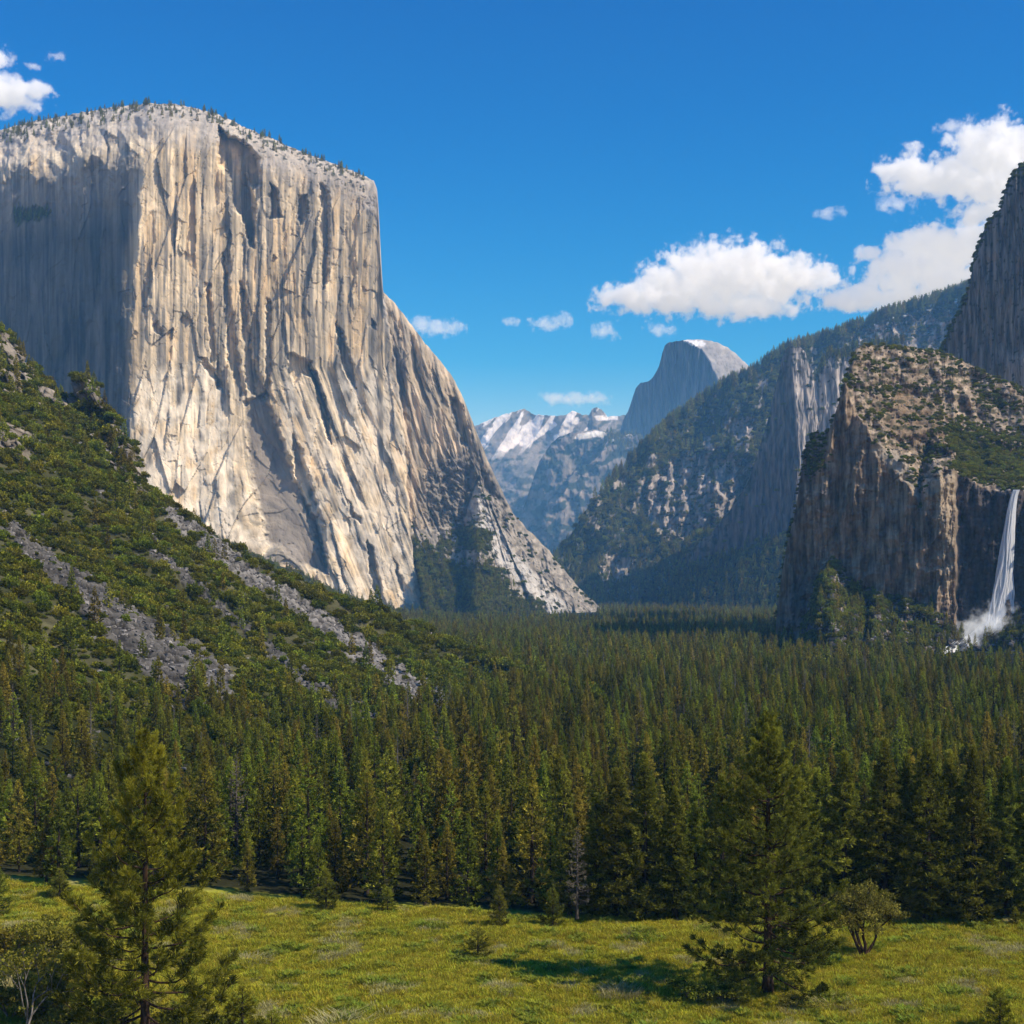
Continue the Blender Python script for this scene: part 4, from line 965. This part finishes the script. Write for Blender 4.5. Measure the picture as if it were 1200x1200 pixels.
# the two foreground pines
def pine_prof(t): return np.interp(t, [0, .08, .3, .55, .8, 1], [.8, 1, .93, .66, .34, .06])
w = whorled(901, 20.4, .3, .08, 6.2, 124, pine_prof, elev=(-.12, .75), up=.16, subs=14, gaps=.08, bare=.22, droop=.10, trunk_r=.013, lean=.004, sub_len=.62)
lv = dress(w, 3, 28, .42, .030, .5, .5)
PT_ = [('trunk', mesh('pine_trunk', w['trunk'][0], [w['trunk'][1]], BARK)), ('limbs', mesh('pine_limbs', w['limbs'][0], [w['limbs'][1]], BARK)), ('crown', mesh('pine_crown', lv[0], [lv[1]], PINE_D, fcol=lv[2], smooth=False))]
foot(900, 1166, 326, 'pine_tree', PT_, 20.4, .6, 'tall open pine with a dark trunk standing alone in the right half of the meadow')
def pine_prof2(t): return np.interp(t, [0, .1, .3, .55, .8, .93, 1], [1, .98, .85, .66, .42, .22, .08])
w = whorled(905, 20.2, .3, .06, 5.6, 74, pine_prof2, elev=(-.1, .85), up=.28, subs=16, gaps=.06, bare=.3, droop=.12, trunk_r=.0125, lean=.003, sub_len=.55)
lv = dress(w, 2, 34, .56, .032, .5, .45)
PT_ = [('trunk', mesh('pine_trunk', w['trunk'][0], [w['trunk'][1]], BARK)), ('limbs', mesh('pine_limbs', w['limbs'][0], [w['limbs'][1]], BARK)), ('crown', mesh('pine_crown', lv[0], [lv[1]], PINE, fcol=lv[2], smooth=False))]
foot(170, 1226, 361, 'pine_tree', PT_, 20.2, 2.2, 'young pine with tufted yellow green needles in the lower left corner')

# saplings
sap = []
for k in range(4):
    w = whorled(920+k, 3.4, .1, .04, [1.0, 1.1, 1.25, .9][k], 46, cone_prof([.75, .8, .6, .9][k]), elev=(-.05, .6), up=.2, subs=6, gaps=.05, bare=.2, trunk_r=.016, lean=.006)
    lv = dress(w, 2, 12, .26, .018, .6)
    V = np.concatenate([w['trunk'][0], w['limbs'][0]]); Q = np.concatenate([w['trunk'][1], w['limbs'][1]+len(w['trunk'][0])])
    sap.append((V, Q, lv))
def sapling(k, px, py, h, mat, label, wide=1.0, rz=0, group=None):
    V, Q, lv = sap[k]
    foot(px, py, h, 'sapling', [('trunk', mesh('sapling_trunk', V, [Q], BARKF)), ('crown', mesh('sapling_crown', lv[0], [lv[1]], mat, fcol=lv[2], smooth=False))], 3.4, rz, label, 'tree', group, wide)
sapling(0, 585, 1088, 48, CONIF_BIG, 'left one of two small saplings standing side by side at the meadow edge', 1.1)
sapling(1, 648, 1086, 46, CONIF_BIG, 'right one of two small saplings standing side by side at the meadow edge', 1.15, 1)
sapling(2, 560, 1122, 36, PINE_D, 'low dark bushy sapling alone on the open grass near the centre of the meadow', 1.5, 2)
sapling(3, 382, 1070, 48, CONIF_BIG, 'spindly sapling just in front of the forest, left of the meadow centre', 1.3, 3)
sapling(0, 454, 1070, 30, CONIF_BIG, 'rounded little conifer touching the forest edge, between the spindly sapling and the pair', 1.5, 1.2)
sapling(2, 1083, 1081, 34, PINE, 'bright yellow green sapling at the forest edge right of the spreading oak', 1.5, .4)
sapling(1, 1172, 1207, 50, PINE, 'small green sapling cut off by the bottom right corner of the view', 1.3, 2.5)
sapling(3, 70, 1050, 34, CONIF_BIG, 'small greyish tree on the far edge of the meadow behind the left pine', 1.7, .8)
sapling(1, -6, 1072, 62, CONIF_BIG, 'dark conifer cropped by the left edge of the view above the yellow bushes', 1.2, .3)
sapling(0, 284, 1222, 66, PINE, 'young green pine at the foot of the left pine, on its right side', 1.5, 1.3)
sapling(2, 318, 1226, 44, PINE, 'low young pine right of the left pine, lowest at the bottom edge', 1.6, 2.9)
sapling(3, 1190, 1087, 22, CONIF_BIG, 'tiny seedling conifer on the grass near the right edge', 1.4, 1.9)

# the spreading oak
wd_, lf = leafy(935, 7.4, 6.3, 4, 3, None, 26, .16, .15, dome=1.0, tilt=.62, cl=.6, fill=70)
a, b = plant_meshes('oak', wd_, lf, BARK, OAKM)
foot(1012, 1121, 93, 'oak_tree', [('trunk', a), ('crown', b)], 6.3, .4, 'small spreading oak with a rounded crown on forked dark stems, right of the tall pine')
# shrubs at the lower left
wd_, lf = leafy(941, 5.2, 5.0, 3, 3, None, 16, .17, .10, tilt=.6, cl=.6, fill=25)
a, b = plant_meshes('willow', wd_, lf, BARKG, YELM)
foot(66, 1150, 82, 'willow_tree', [('stems', a), ('crown', b)], 5.0, .2, 'yellow green willow with pale forked stems left of the left pine', wide=1.15)
wd_, lf = leafy(943, 4.4, 6.2, 2, 3, None, 9, .15, .09, tilt=.5, cl=.5)
a, b = plant_meshes('birch', wd_, lf, BARKG, YELM)
foot(30, 1232, 130, 'young_tree', [('stems', a), ('crown', b)], 6.2, 1.1, 'thin young tree with bare pale stem and sparse yellow leaves in the lower left corner', wide=1.0)
bush = []
for k in range(4):
    wd_, lf = leafy(950+k, 3.4, 2.1, 6, 2, None, 18, .14, .04, tilt=.8, cl=.42)
    bush.append((wd_, lf))
def shrub(k, px, py, h, mat, label, wide=1.0, group=None, wm=BARKG):
    a, b = plant_meshes('shrub', bush[k][0], bush[k][1], wm, mat)
    foot(px, py, h, 'shrub', [('stems', a), ('foliage', b)], 2.1, k*1.3+px, label, 'shrub', group, wide)
G_ = 'yellow green shrubs in the lower left corner'
shrub(0, 8, 1130, 50, YELM, 'yellow green shrub at the left edge below the cropped dark conifer', 1.1, G_)
shrub(1, 60, 1190, 62, YELM, 'yellow shrub directly below the willow', 1.2, G_)
shrub(2, 95, 1150, 52, OAKM, 'olive shrub between the willow and the left pine', 1.2, G_)
shrub(3, 12, 1196, 55, YELM, 'yellow shrub behind the thin young tree in the corner', 1.2, G_)
shrub(0, 105, 1222, 50, OAKM, 'olive shrub in front of the left pine at the bottom edge', 1.3, G_)
shrub(1, 215, 1214, 40, OAKM, 'low green shrub hugging the base of the left pine', 1.4, G_)
shrub(2, 812, 1172, 24, CONIF_BIG, 'dark low shrub in the shade left of the tall pine, farther from its trunk', 1.7)
shrub(3, 848, 1176, 24, CONIF_BIG, 'dark low shrub in the shade close to the left of the tall pine trunk', 1.7)
shrub(1, 930, 1178, 18, OAKM, 'low green shrub right beside the tall pine trunk', 1.6)
def dry(px, py, h, wide, label):
    b_ = blades(970+px, 420, .55, .008, .8, .5, .45, .0)
    x, y, z = at(px, py); s = h/F*y/.8
    o = obj('dry_shrub', mesh('dry_shrub', b_[0], [b_[1]], STRAWM, fcol=b_[2], smooth=False), None, (x, y, z), 0, (s*wide, s*wide, s)); tag(o, label, 'shrub')
dry(726, 1168, 22, 1.7, 'pale spiky dry shrub on the grass left of the dark shaded shrubs')
dry(975, 1174, 14, 2.6, 'pale dry shrub on the grass right of the tall pine trunk')
dry(398, 1202, 20, 2.6, 'pale dry shrub at the bottom edge right of the left pine')
dry(288, 1126, 14, 3.0, 'pale dry clump on the meadow just right of the left pine crown')
dry(690, 1142, 12, 2.0, 'small dry clump on the grass up and left of the spiky dry shrub')
dry(18, 1165, 44, 1.1, 'greyish dry twigs among the yellow shrubs at the left edge')
# dead grey trees
def snag(seed, px, py, h, label):
    w = whorled(seed, 12, .15, .18, 1.7, 70, cone_prof(.8), elev=(-.1, .25), up=.02, subs=4, gaps=.15, bare=.2, droop=.08, trunk_r=.016, lean=.008, brad=2.6)
    V = np.concatenate([w['trunk'][0], w['limbs'][0]]); Q = np.concatenate([w['trunk'][1], w['limbs'][1]+len(w['trunk'][0])])
    x, y, z = at(px, py); z = max(float(hill(x, y))-.9, z); s = h/F*y/12
    lv = dress(w, 1, 7, .45, .04, .6)
    tree_thing('dead_tree', [('trunk', mesh('snag_trunk', w['trunk'][0], [w['trunk'][1]], BARKW)), ('limbs', mesh('snag_limbs', w['limbs'][0], [w['limbs'][1]], BARKW)), ('crown', mesh('snag_crown', lv[0], [lv[1]], DEADM, fcol=lv[2], smooth=False))], (x, y, z), seed, s, label)
snag(981, 676, 1079, 112, 'grey brown dying conifer at the meadow edge left of the largest trees')
snag(982, 277, 1000, 118, 'bare grey dead conifer high in the forest right of the left pine top')
snag(983, 236, 1010, 108, 'dead grey conifer in the forest beside the top of the left pine')

# ================================================================== WATERFALL
r = np.random.default_rng(77)
def dB(px, py):
    a = np.array([[float(px)]]); b = np.array([[float(py)]]); return float(d_brid(a, b, BT(a))[0, 0])
PXb, PYb, Vb, _, _ = BUILT['waterfall_rock']
yf = min(dB(p, q_) for p in (1160, 1172, 1184, 1196) for q_ in (590, 640, 690))-4
ts = np.linspace(0, 1, 26)
cxl = np.interp(ts, [0, .05, .15, .4, .7, 1], [1191, 1188, 1185, 1181, 1176, 1171]); cyl = 574+ts*(738-574)
hw = np.interp(ts, [0, .06, .2, .5, .8, 1], [4, 4, 5.5, 8, 11, 14])
NS = 190
u = r.uniform(-1, 1, NS)*r.random(NS)**.15; 
P = np.zeros((NS, 26, 3)); Rd = np.zeros((NS, 26))
for i in range(NS):
    pp = cxl+hw*u[i]+.8*np.cumsum(r.normal(size=26))*.6*ts+hw*.3*np.sin(ts*9+u[i]*3+i)*ts
    yy = yf-2.0*(1-u[i]**2)+r.normal()*.5
    P[i, :, 0] = (pp-600)/F*yy; P[i, :, 1] = yy; P[i, :, 2] = H-(cyl-HY)/F*yy
    a0 = r.uniform(0, .75) if r.random() < .4 else 0; a1 = r.uniform(.45, 1.0) if r.random() < .35 else 1
    Rd[i] = (.35+.65*ss(0, .08, ts))*.36*(.5+hw/14)*r.uniform(.35, 1)*(ss(a0-.12, a0+.05, ts) if a0 > 0 else 1)*(1-ss(a1-.05, a1+.08, ts) if a1 < 1 else 1)+.005
V, Q = tubes(P, Rd, 5)
m, nt, MN, ML, out = newmat('falling_water')
dn = MN.new('ShaderNodeBsdfDiffuse'); dn.inputs['Color'].default_value = (.97, .98, .99, 1)
tn = MN.new('ShaderNodeBsdfTranslucent'); tn.inputs['Color'].default_value = (.93, .95, .97, 1)
mx = MN.new('ShaderNodeMixShader'); mx.inputs[0].default_value = .45; ML.new(dn.outputs[0], mx.inputs[1]); ML.new(tn.outputs[0], mx.inputs[2])
ML.new(mx.outputs[0], out.inputs['Surface'])
WF = o = obj('waterfall', mesh('waterfall', V, [Q], m))
cp = np.array([(1170,724),(1158,736),(1146,744),(1132,753),(1118,762),(1102,773),(1088,784)], float)
tt = np.linspace(0, 1, 30); cx_ = np.interp(tt*6, range(7), cp[:, 0]); cy_ = np.interp(tt*6, range(7), cp[:, 1]); wv = np.interp(tt, [0, .3, 1], [10, 7, 4])
P = np.zeros((90, 30, 3)); Rd = np.zeros((90, 30))
for i in range(90):
    k0 = r.uniform(-1, 1); jx = np.cumsum(r.normal(size=30))*.35; jy = np.cumsum(r.normal(size=30))*.35
    qx = cx_+k0*wv*.6+jx; qy = cy_+k0*wv*.8+jy
    dd = d_brid(qx[None], qy[None], BT(qx)[None])[0]-1.2-r.uniform(0, 1)
    P[i] = np.stack([(qx-600)/F*dd, dd, H-(qy-HY)/F*dd], 1)
    a0 = r.uniform(0, .8); a1 = a0+r.uniform(.15, .6)
    Rd[i] = r.uniform(.12, .38)*ss(a0-.05, a0+.05, tt)*ss(a1+.05, a1-.05, tt)+.005
V, Q = tubes(P, Rd, 4)
obj('cascade', mesh('cascade', V, [Q], m), WF)
tag(o, 'narrow white waterfall dropping from the lip of the brown rock', 'waterfall')

# ================================================================== CLOUDS AND MIST
def vol_mat(name, dens, emis=0.0, col=(1, 1, 1), an=.0):
    m, nt, N, L, out = newmat(name)
    at_ = N.new('ShaderNodeAttribute'); at_.attribute_name = 'density'
    ml = N.new('ShaderNodeMath'); ml.operation = 'MULTIPLY'; ml.inputs[1].default_value = dens; L.new(at_.outputs['Fac'], ml.inputs[0])
    pv = N.new('ShaderNodeVolumePrincipled'); pv.inputs['Color'].default_value = (*col, 1); pv.inputs['Anisotropy'].default_value = an
    pv.inputs['Density Attribute'].default_value = ''
    L.new(ml.outputs[0], pv.inputs['Density'])
    if emis:
        me_ = N.new('ShaderNodeMath'); me_.operation = 'MULTIPLY'; me_.inputs[1].default_value = emis; L.new(ml.outputs[0], me_.inputs[0])
        L.new(me_.outputs[0], pv.inputs['Emission Strength']); pv.inputs['Emission Color'].default_value = (.93, .96, 1, 1)  # added glow stands in for sunlight scattered inside the vapour
    L.new(pv.outputs[0], out.inputs['Volume'])
    return m
def cloud(name, puffs, Yc, res, mat, label, cat, nsc=1.0, amp=2.3, thick=1.0, seed=0, gain=4, kind=None, flat=0.0, z2=None):
    u = Yc/F
    cs = [(((p-600)*u), 0.0, H-(q_-HY)*u, a*u, b*u) for p, q_, a, b in puffs]
    xm = sum(c[0] for c in cs)/len(cs); zm = sum(c[2] for c in cs)/len(cs)
    lo = [min(c[0]-c[3]*1.35 for c in cs)-xm, 0, min(c[2]-c[4]*1.4 for c in cs)-zm]
    hi = [max(c[0]+c[3]*1.35 for c in cs)-xm, 0, max(c[2]+c[4]*1.4 for c in cs)-zm]
    dep = max(min(c[3], c[4]*1.8) for c in cs)*1.25*thick; lo[1], hi[1] = -dep, dep
    me = bpy.data.volumes.new(name); me.materials.append(mat)
    o = obj(name, me, None, (xm, Yc, zm)); tag(o, label, cat, None, kind)
    ng = bpy.data.node_groups.new(name, 'GeometryNodeTree')
    ng.interface.new_socket('Geometry', in_out='INPUT', socket_type='NodeSocketGeometry')
    ng.interface.new_socket('Geometry', in_out='OUTPUT', socket_type='NodeSocketGeometry')
    N = ng.nodes; L = ng.links
    go = N.new('NodeGroupOutput'); vc = N.new('GeometryNodeVolumeCube')
    vc.inputs['Min'].default_value = lo; vc.inputs['Max'].default_value = hi
    step = max(hi[0]-lo[0], hi[2]-lo[2])/res
    for ax, nm in enumerate(('Resolution X', 'Resolution Y', 'Resolution Z')):
        vc.inputs[nm].default_value = max(8, int((hi[ax]-lo[ax])/step/(1.6 if ax == 1 else 1)))
    ps = N.new('GeometryNodeInputPosition')
    def mth(op, a, b=None):
        n_ = N.new('ShaderNodeMath'); n_.operation = op
        for i_, v_ in enumerate((a, b)):
            if v_ is None: continue
            if isinstance(v_, (int, float)): n_.inputs[i_].default_value = v_
            else: L.new(v_, n_.inputs[i_])
        return n_.outputs[0]
    def vmt(op, a, b):
        n_ = N.new('ShaderNodeVectorMath'); n_.operation = op
        for i_, v_ in enumerate((a, b)):
            if v_ is None: continue
            if isinstance(v_, tuple): n_.inputs[i_].default_value = v_
            else: L.new(v_, n_.inputs[i_])
        return n_
    best = None
    for i_, c in enumerate(cs):
        d = vmt('SUBTRACT', ps.outputs[0], (c[0]-xm, ((i_*37) % 11/11-.5)*c[3]*.5*thick, c[2]-zm)).outputs[0]
        ry = min(c[3], c[4]*1.8)*thick
        d = vmt('MULTIPLY', d, (1/c[3], 1/ry, 1/c[4])).outputs[0]
        l = vmt('LENGTH', d, None).outputs['Value']
        e = mth('SUBTRACT', 1.0, l)
        best = e if best is None else mth('MAXIMUM', best, e)
    nz = N.new('ShaderNodeTexNoise'); nz.inputs['Scale'].default_value = nsc/(u*20); nz.inputs['Detail'].default_value = 6; nz.inputs['Roughness'].default_value = .66
    L.new(vmt('ADD', ps.outputs[0], (seed*1371.0, seed*977.0, 300.0)).outputs[0], nz.inputs['Vector'])
    nn = mth('MULTIPLY', mth('SUBTRACT', nz.outputs[0], .5), amp*2)
    dn_ = mth('MULTIPLY', mth('ADD', mth('ADD', best, nn), -.06), gain)
    dn_ = mth('MINIMUM', mth('MAXIMUM', dn_, 0.0), 1.0)
    L.new(dn_, vc.inputs['Density'])
    sm = N.new('GeometryNodeSetMaterial'); sm.inputs['Material'].default_value = mat
    L.new(vc.outputs[0], sm.inputs[0]); L.new(sm.outputs[0], go.inputs[0])
    md = o.modifiers.new('cloud', 'NODES'); md.node_group = ng
    return o
CM = vol_mat('cloud_vapour', .030, .28)
CT = vol_mat('thin_cloud_vapour', .010, .34)
if CLOUDS:
    cloud('cloud', [(748,352,46,15),(790,340,48,24),(832,322,48,32),(870,322,48,30),(915,328,46,24),(955,324,34,15),(800,356,70,12),(870,360,60,14),(735,350,26,9)], 4600, 280, CM,
          'large white cloud floating above the granite dome', 'cloud', seed=1)
    cloud('cloud', [(1055,205,28,14),(1085,212,50,16),(1120,205,44,22),(1160,185,42,36),(1195,180,36,34),(1070,186,12,14),(1170,225,50,20),(1150,250,30,14),(1215,215,40,40)], 4700, 240, CM,
          'big white cloud at the upper right, partly behind the dark rock wall', 'cloud', seed=2)
    cloud('cloud', [(1080,290,38,20),(1112,300,42,28),(1145,290,40,30),(1060,320,44,24),(1110,335,60,22),(1010,348,38,15),(985,352,22,11),(1050,350,50,14),(1160,320,40,30),(1018,297,14,7)], 4900, 240, CM,
          'white cloud resting low over the forested ridge', 'cloud', seed=3)
    cloud('cloud', [(0,72,15,12),(12,110,38,17),(38,108,20,12),(-20,108,36,22),(38,78,9,4)], 4300, 110, CM, 'white cloud at the upper left edge above the pale cliff', 'cloud', seed=4)
    for i_, (pf, lb) in enumerate([([(1048,242,18,7)], 'small cloud scrap just below the big upper right cloud'), ([(1118,149,18,7)], 'wispy cloud scrap above the big upper right cloud'),
            ([(972,250,15,5)], 'faintest tiny wisp alone in the blue sky left of the upper right cloud'), ([(500,382,26,8),(515,384,24,8)], 'small white cloud beside the right shoulder of the pale cliff'),
            ([(642,380,18,7),(655,376,12,7)], 'small wispy cloud above the snowy mountains'), ([(710,388,13,8)], 'small cloud scrap left below the large cloud'), ([(670,468,34,7)], 'flat small cloud just over the snowy skyline'),
            ([(775,387,18,6)], 'small wisp right under the large cloud'), ([(600,378,9,5)], 'tiny cloud dot midway between the pale cliff and the large cloud'), ([(66,66,10,5)], 'tiny wisp right of the upper left cloud')]):
        cloud('cloud', pf, 5000+i_*60, 56, CT, lb, 'cloud', seed=10+i_, amp=3.4, nsc=1.6)
    YM = dB(1140, 752)-6
    CM2 = vol_mat('spray', .055, .6)  # spray is given a glow to look white in the shadow
    cloud('mist', [(1171,716,15,14),(1163,727,24,14),(1148,738,24,12),(1131,750,22,11),(1114,762,22,11),(1098,774,19,9)], YM, 110, CM2, 'white spray drifting from the foot of the waterfall down the slope', None, seed=30, amp=2.2, nsc=1.6, kind='stuff', thick=1.0)
# ================================================================== CAMERA, LIGHT, AIR
cam = bpy.data.cameras.new('camera'); co = bpy.data.objects.new('camera', cam); C.objects.link(co)
cam.sensor_width = 36; cam.lens = 36*F/1200; cam.shift_y = (HY-600)/1200
cam.clip_start = .5; cam.clip_end = 60000
co.location = (0, 0, H); co.rotation_euler = (R(90), 0, 0)
bpy.context.scene.camera = co
sl = bpy.data.lights.new('sun', 'SUN'); sl.energy = 5.0; sl.angle = R(.5); sl.color = (1, .93, .80)
so = bpy.data.objects.new('sun', sl); C.objects.link(so)
so.rotation_euler = Vector((-SUN[0], -SUN[1], -SUN[2])).to_track_quat('-Z', 'Y').to_euler()
w = bpy.data.worlds.new('World'); bpy.context.scene.world = w; w.use_nodes = True
N = w.node_tree.nodes; L = w.node_tree.links
bg = N['Background']; sk = N.new('ShaderNodeTexSky'); sk.sky_type = 'NISHITA'; sk.sun_disc = False
sk.sun_elevation = math.asin(SUN[2]); sk.sun_rotation = math.atan2(SUN[0], SUN[1]); sk.altitude = 1500
sk.dust_density = .35; sk.air_density = 1.0; sk.ozone_density = 2.2
hs = N.new('ShaderNodeHueSaturation'); hs.inputs['Saturation'].default_value = 1.5
L.new(sk.outputs[0], hs.inputs['Color'])
tc = N.new('ShaderNodeTexCoord'); sx = N.new('ShaderNodeSeparateXYZ'); L.new(tc.outputs['Generated'], sx.inputs[0])
cr = N.new('ShaderNodeValToRGB'); L.new(sx.outputs['Z'], cr.inputs[0])
el = cr.color_ramp.elements; el[0].position = 0.0; el[0].color = (1.4, 1.2, 1.1, 1)
e3 = el.new(.035); e3.color = (2.9, 1.42, 1.12, 1); el = cr.color_ramp.elements; el[-1].position = .42; el[-1].color = (.0, .80, 1.05, 1)
e2 = el.new(.16); e2.color = (.5, 1.0, 1.06, 1)
mv = N.new('ShaderNodeVectorMath'); mv.operation = 'MULTIPLY'; L.new(hs.outputs[0], mv.inputs[0]); L.new(cr.outputs[0], mv.inputs[1])
L.new(mv.outputs[0], bg.inputs['Color']); bg.inputs['Strength'].default_value = .15

def box(name, lo, hi, mat):
    x0, y0, z0 = lo; x1, y1, z1 = hi
    V = [(x, y, z) for z in (z0, z1) for y in (y0, y1) for x in (x0, x1)]
    Q = [(0,2,3,1),(4,5,7,6),(0,1,5,4),(2,6,7,3),(0,4,6,2),(1,3,7,5)]
    return obj(name, mesh(name, V, [np.array(Q)], mat, smooth=False))
m, nt, MN, ML, out = newmat('valley_haze')
vs = MN.new('ShaderNodeVolumeScatter'); vs.inputs['Color'].default_value = (.20, .54, 1, 1); vs.inputs['Density'].default_value = 1/9500
ML.new(vs.outputs[0], out.inputs['Volume'])
hz = box('haze', (-9000, -400, -60), (9000, 11000, 760), m); tag(hz, 'thin blue haze of the air filling the valley', kind='structure')

sc = bpy.context.scene
sc.view_settings.view_transform = 'Standard'; sc.view_settings.look = 'None'; sc.view_settings.exposure = 0
sc.render.engine = 'CYCLES'
cy = sc.cycles
cy.max_bounces = 6; cy.diffuse_bounces = 3; cy.glossy_bounces = 1; cy.transmission_bounces = 2; cy.transparent_max_bounces = 16
cy.volume_bounces = 1; cy.use_denoising = True
try: cy.denoiser = 'OPENIMAGEDENOISE'
except Exception: pass
cy.caustics_reflective = False; cy.caustics_refractive = False
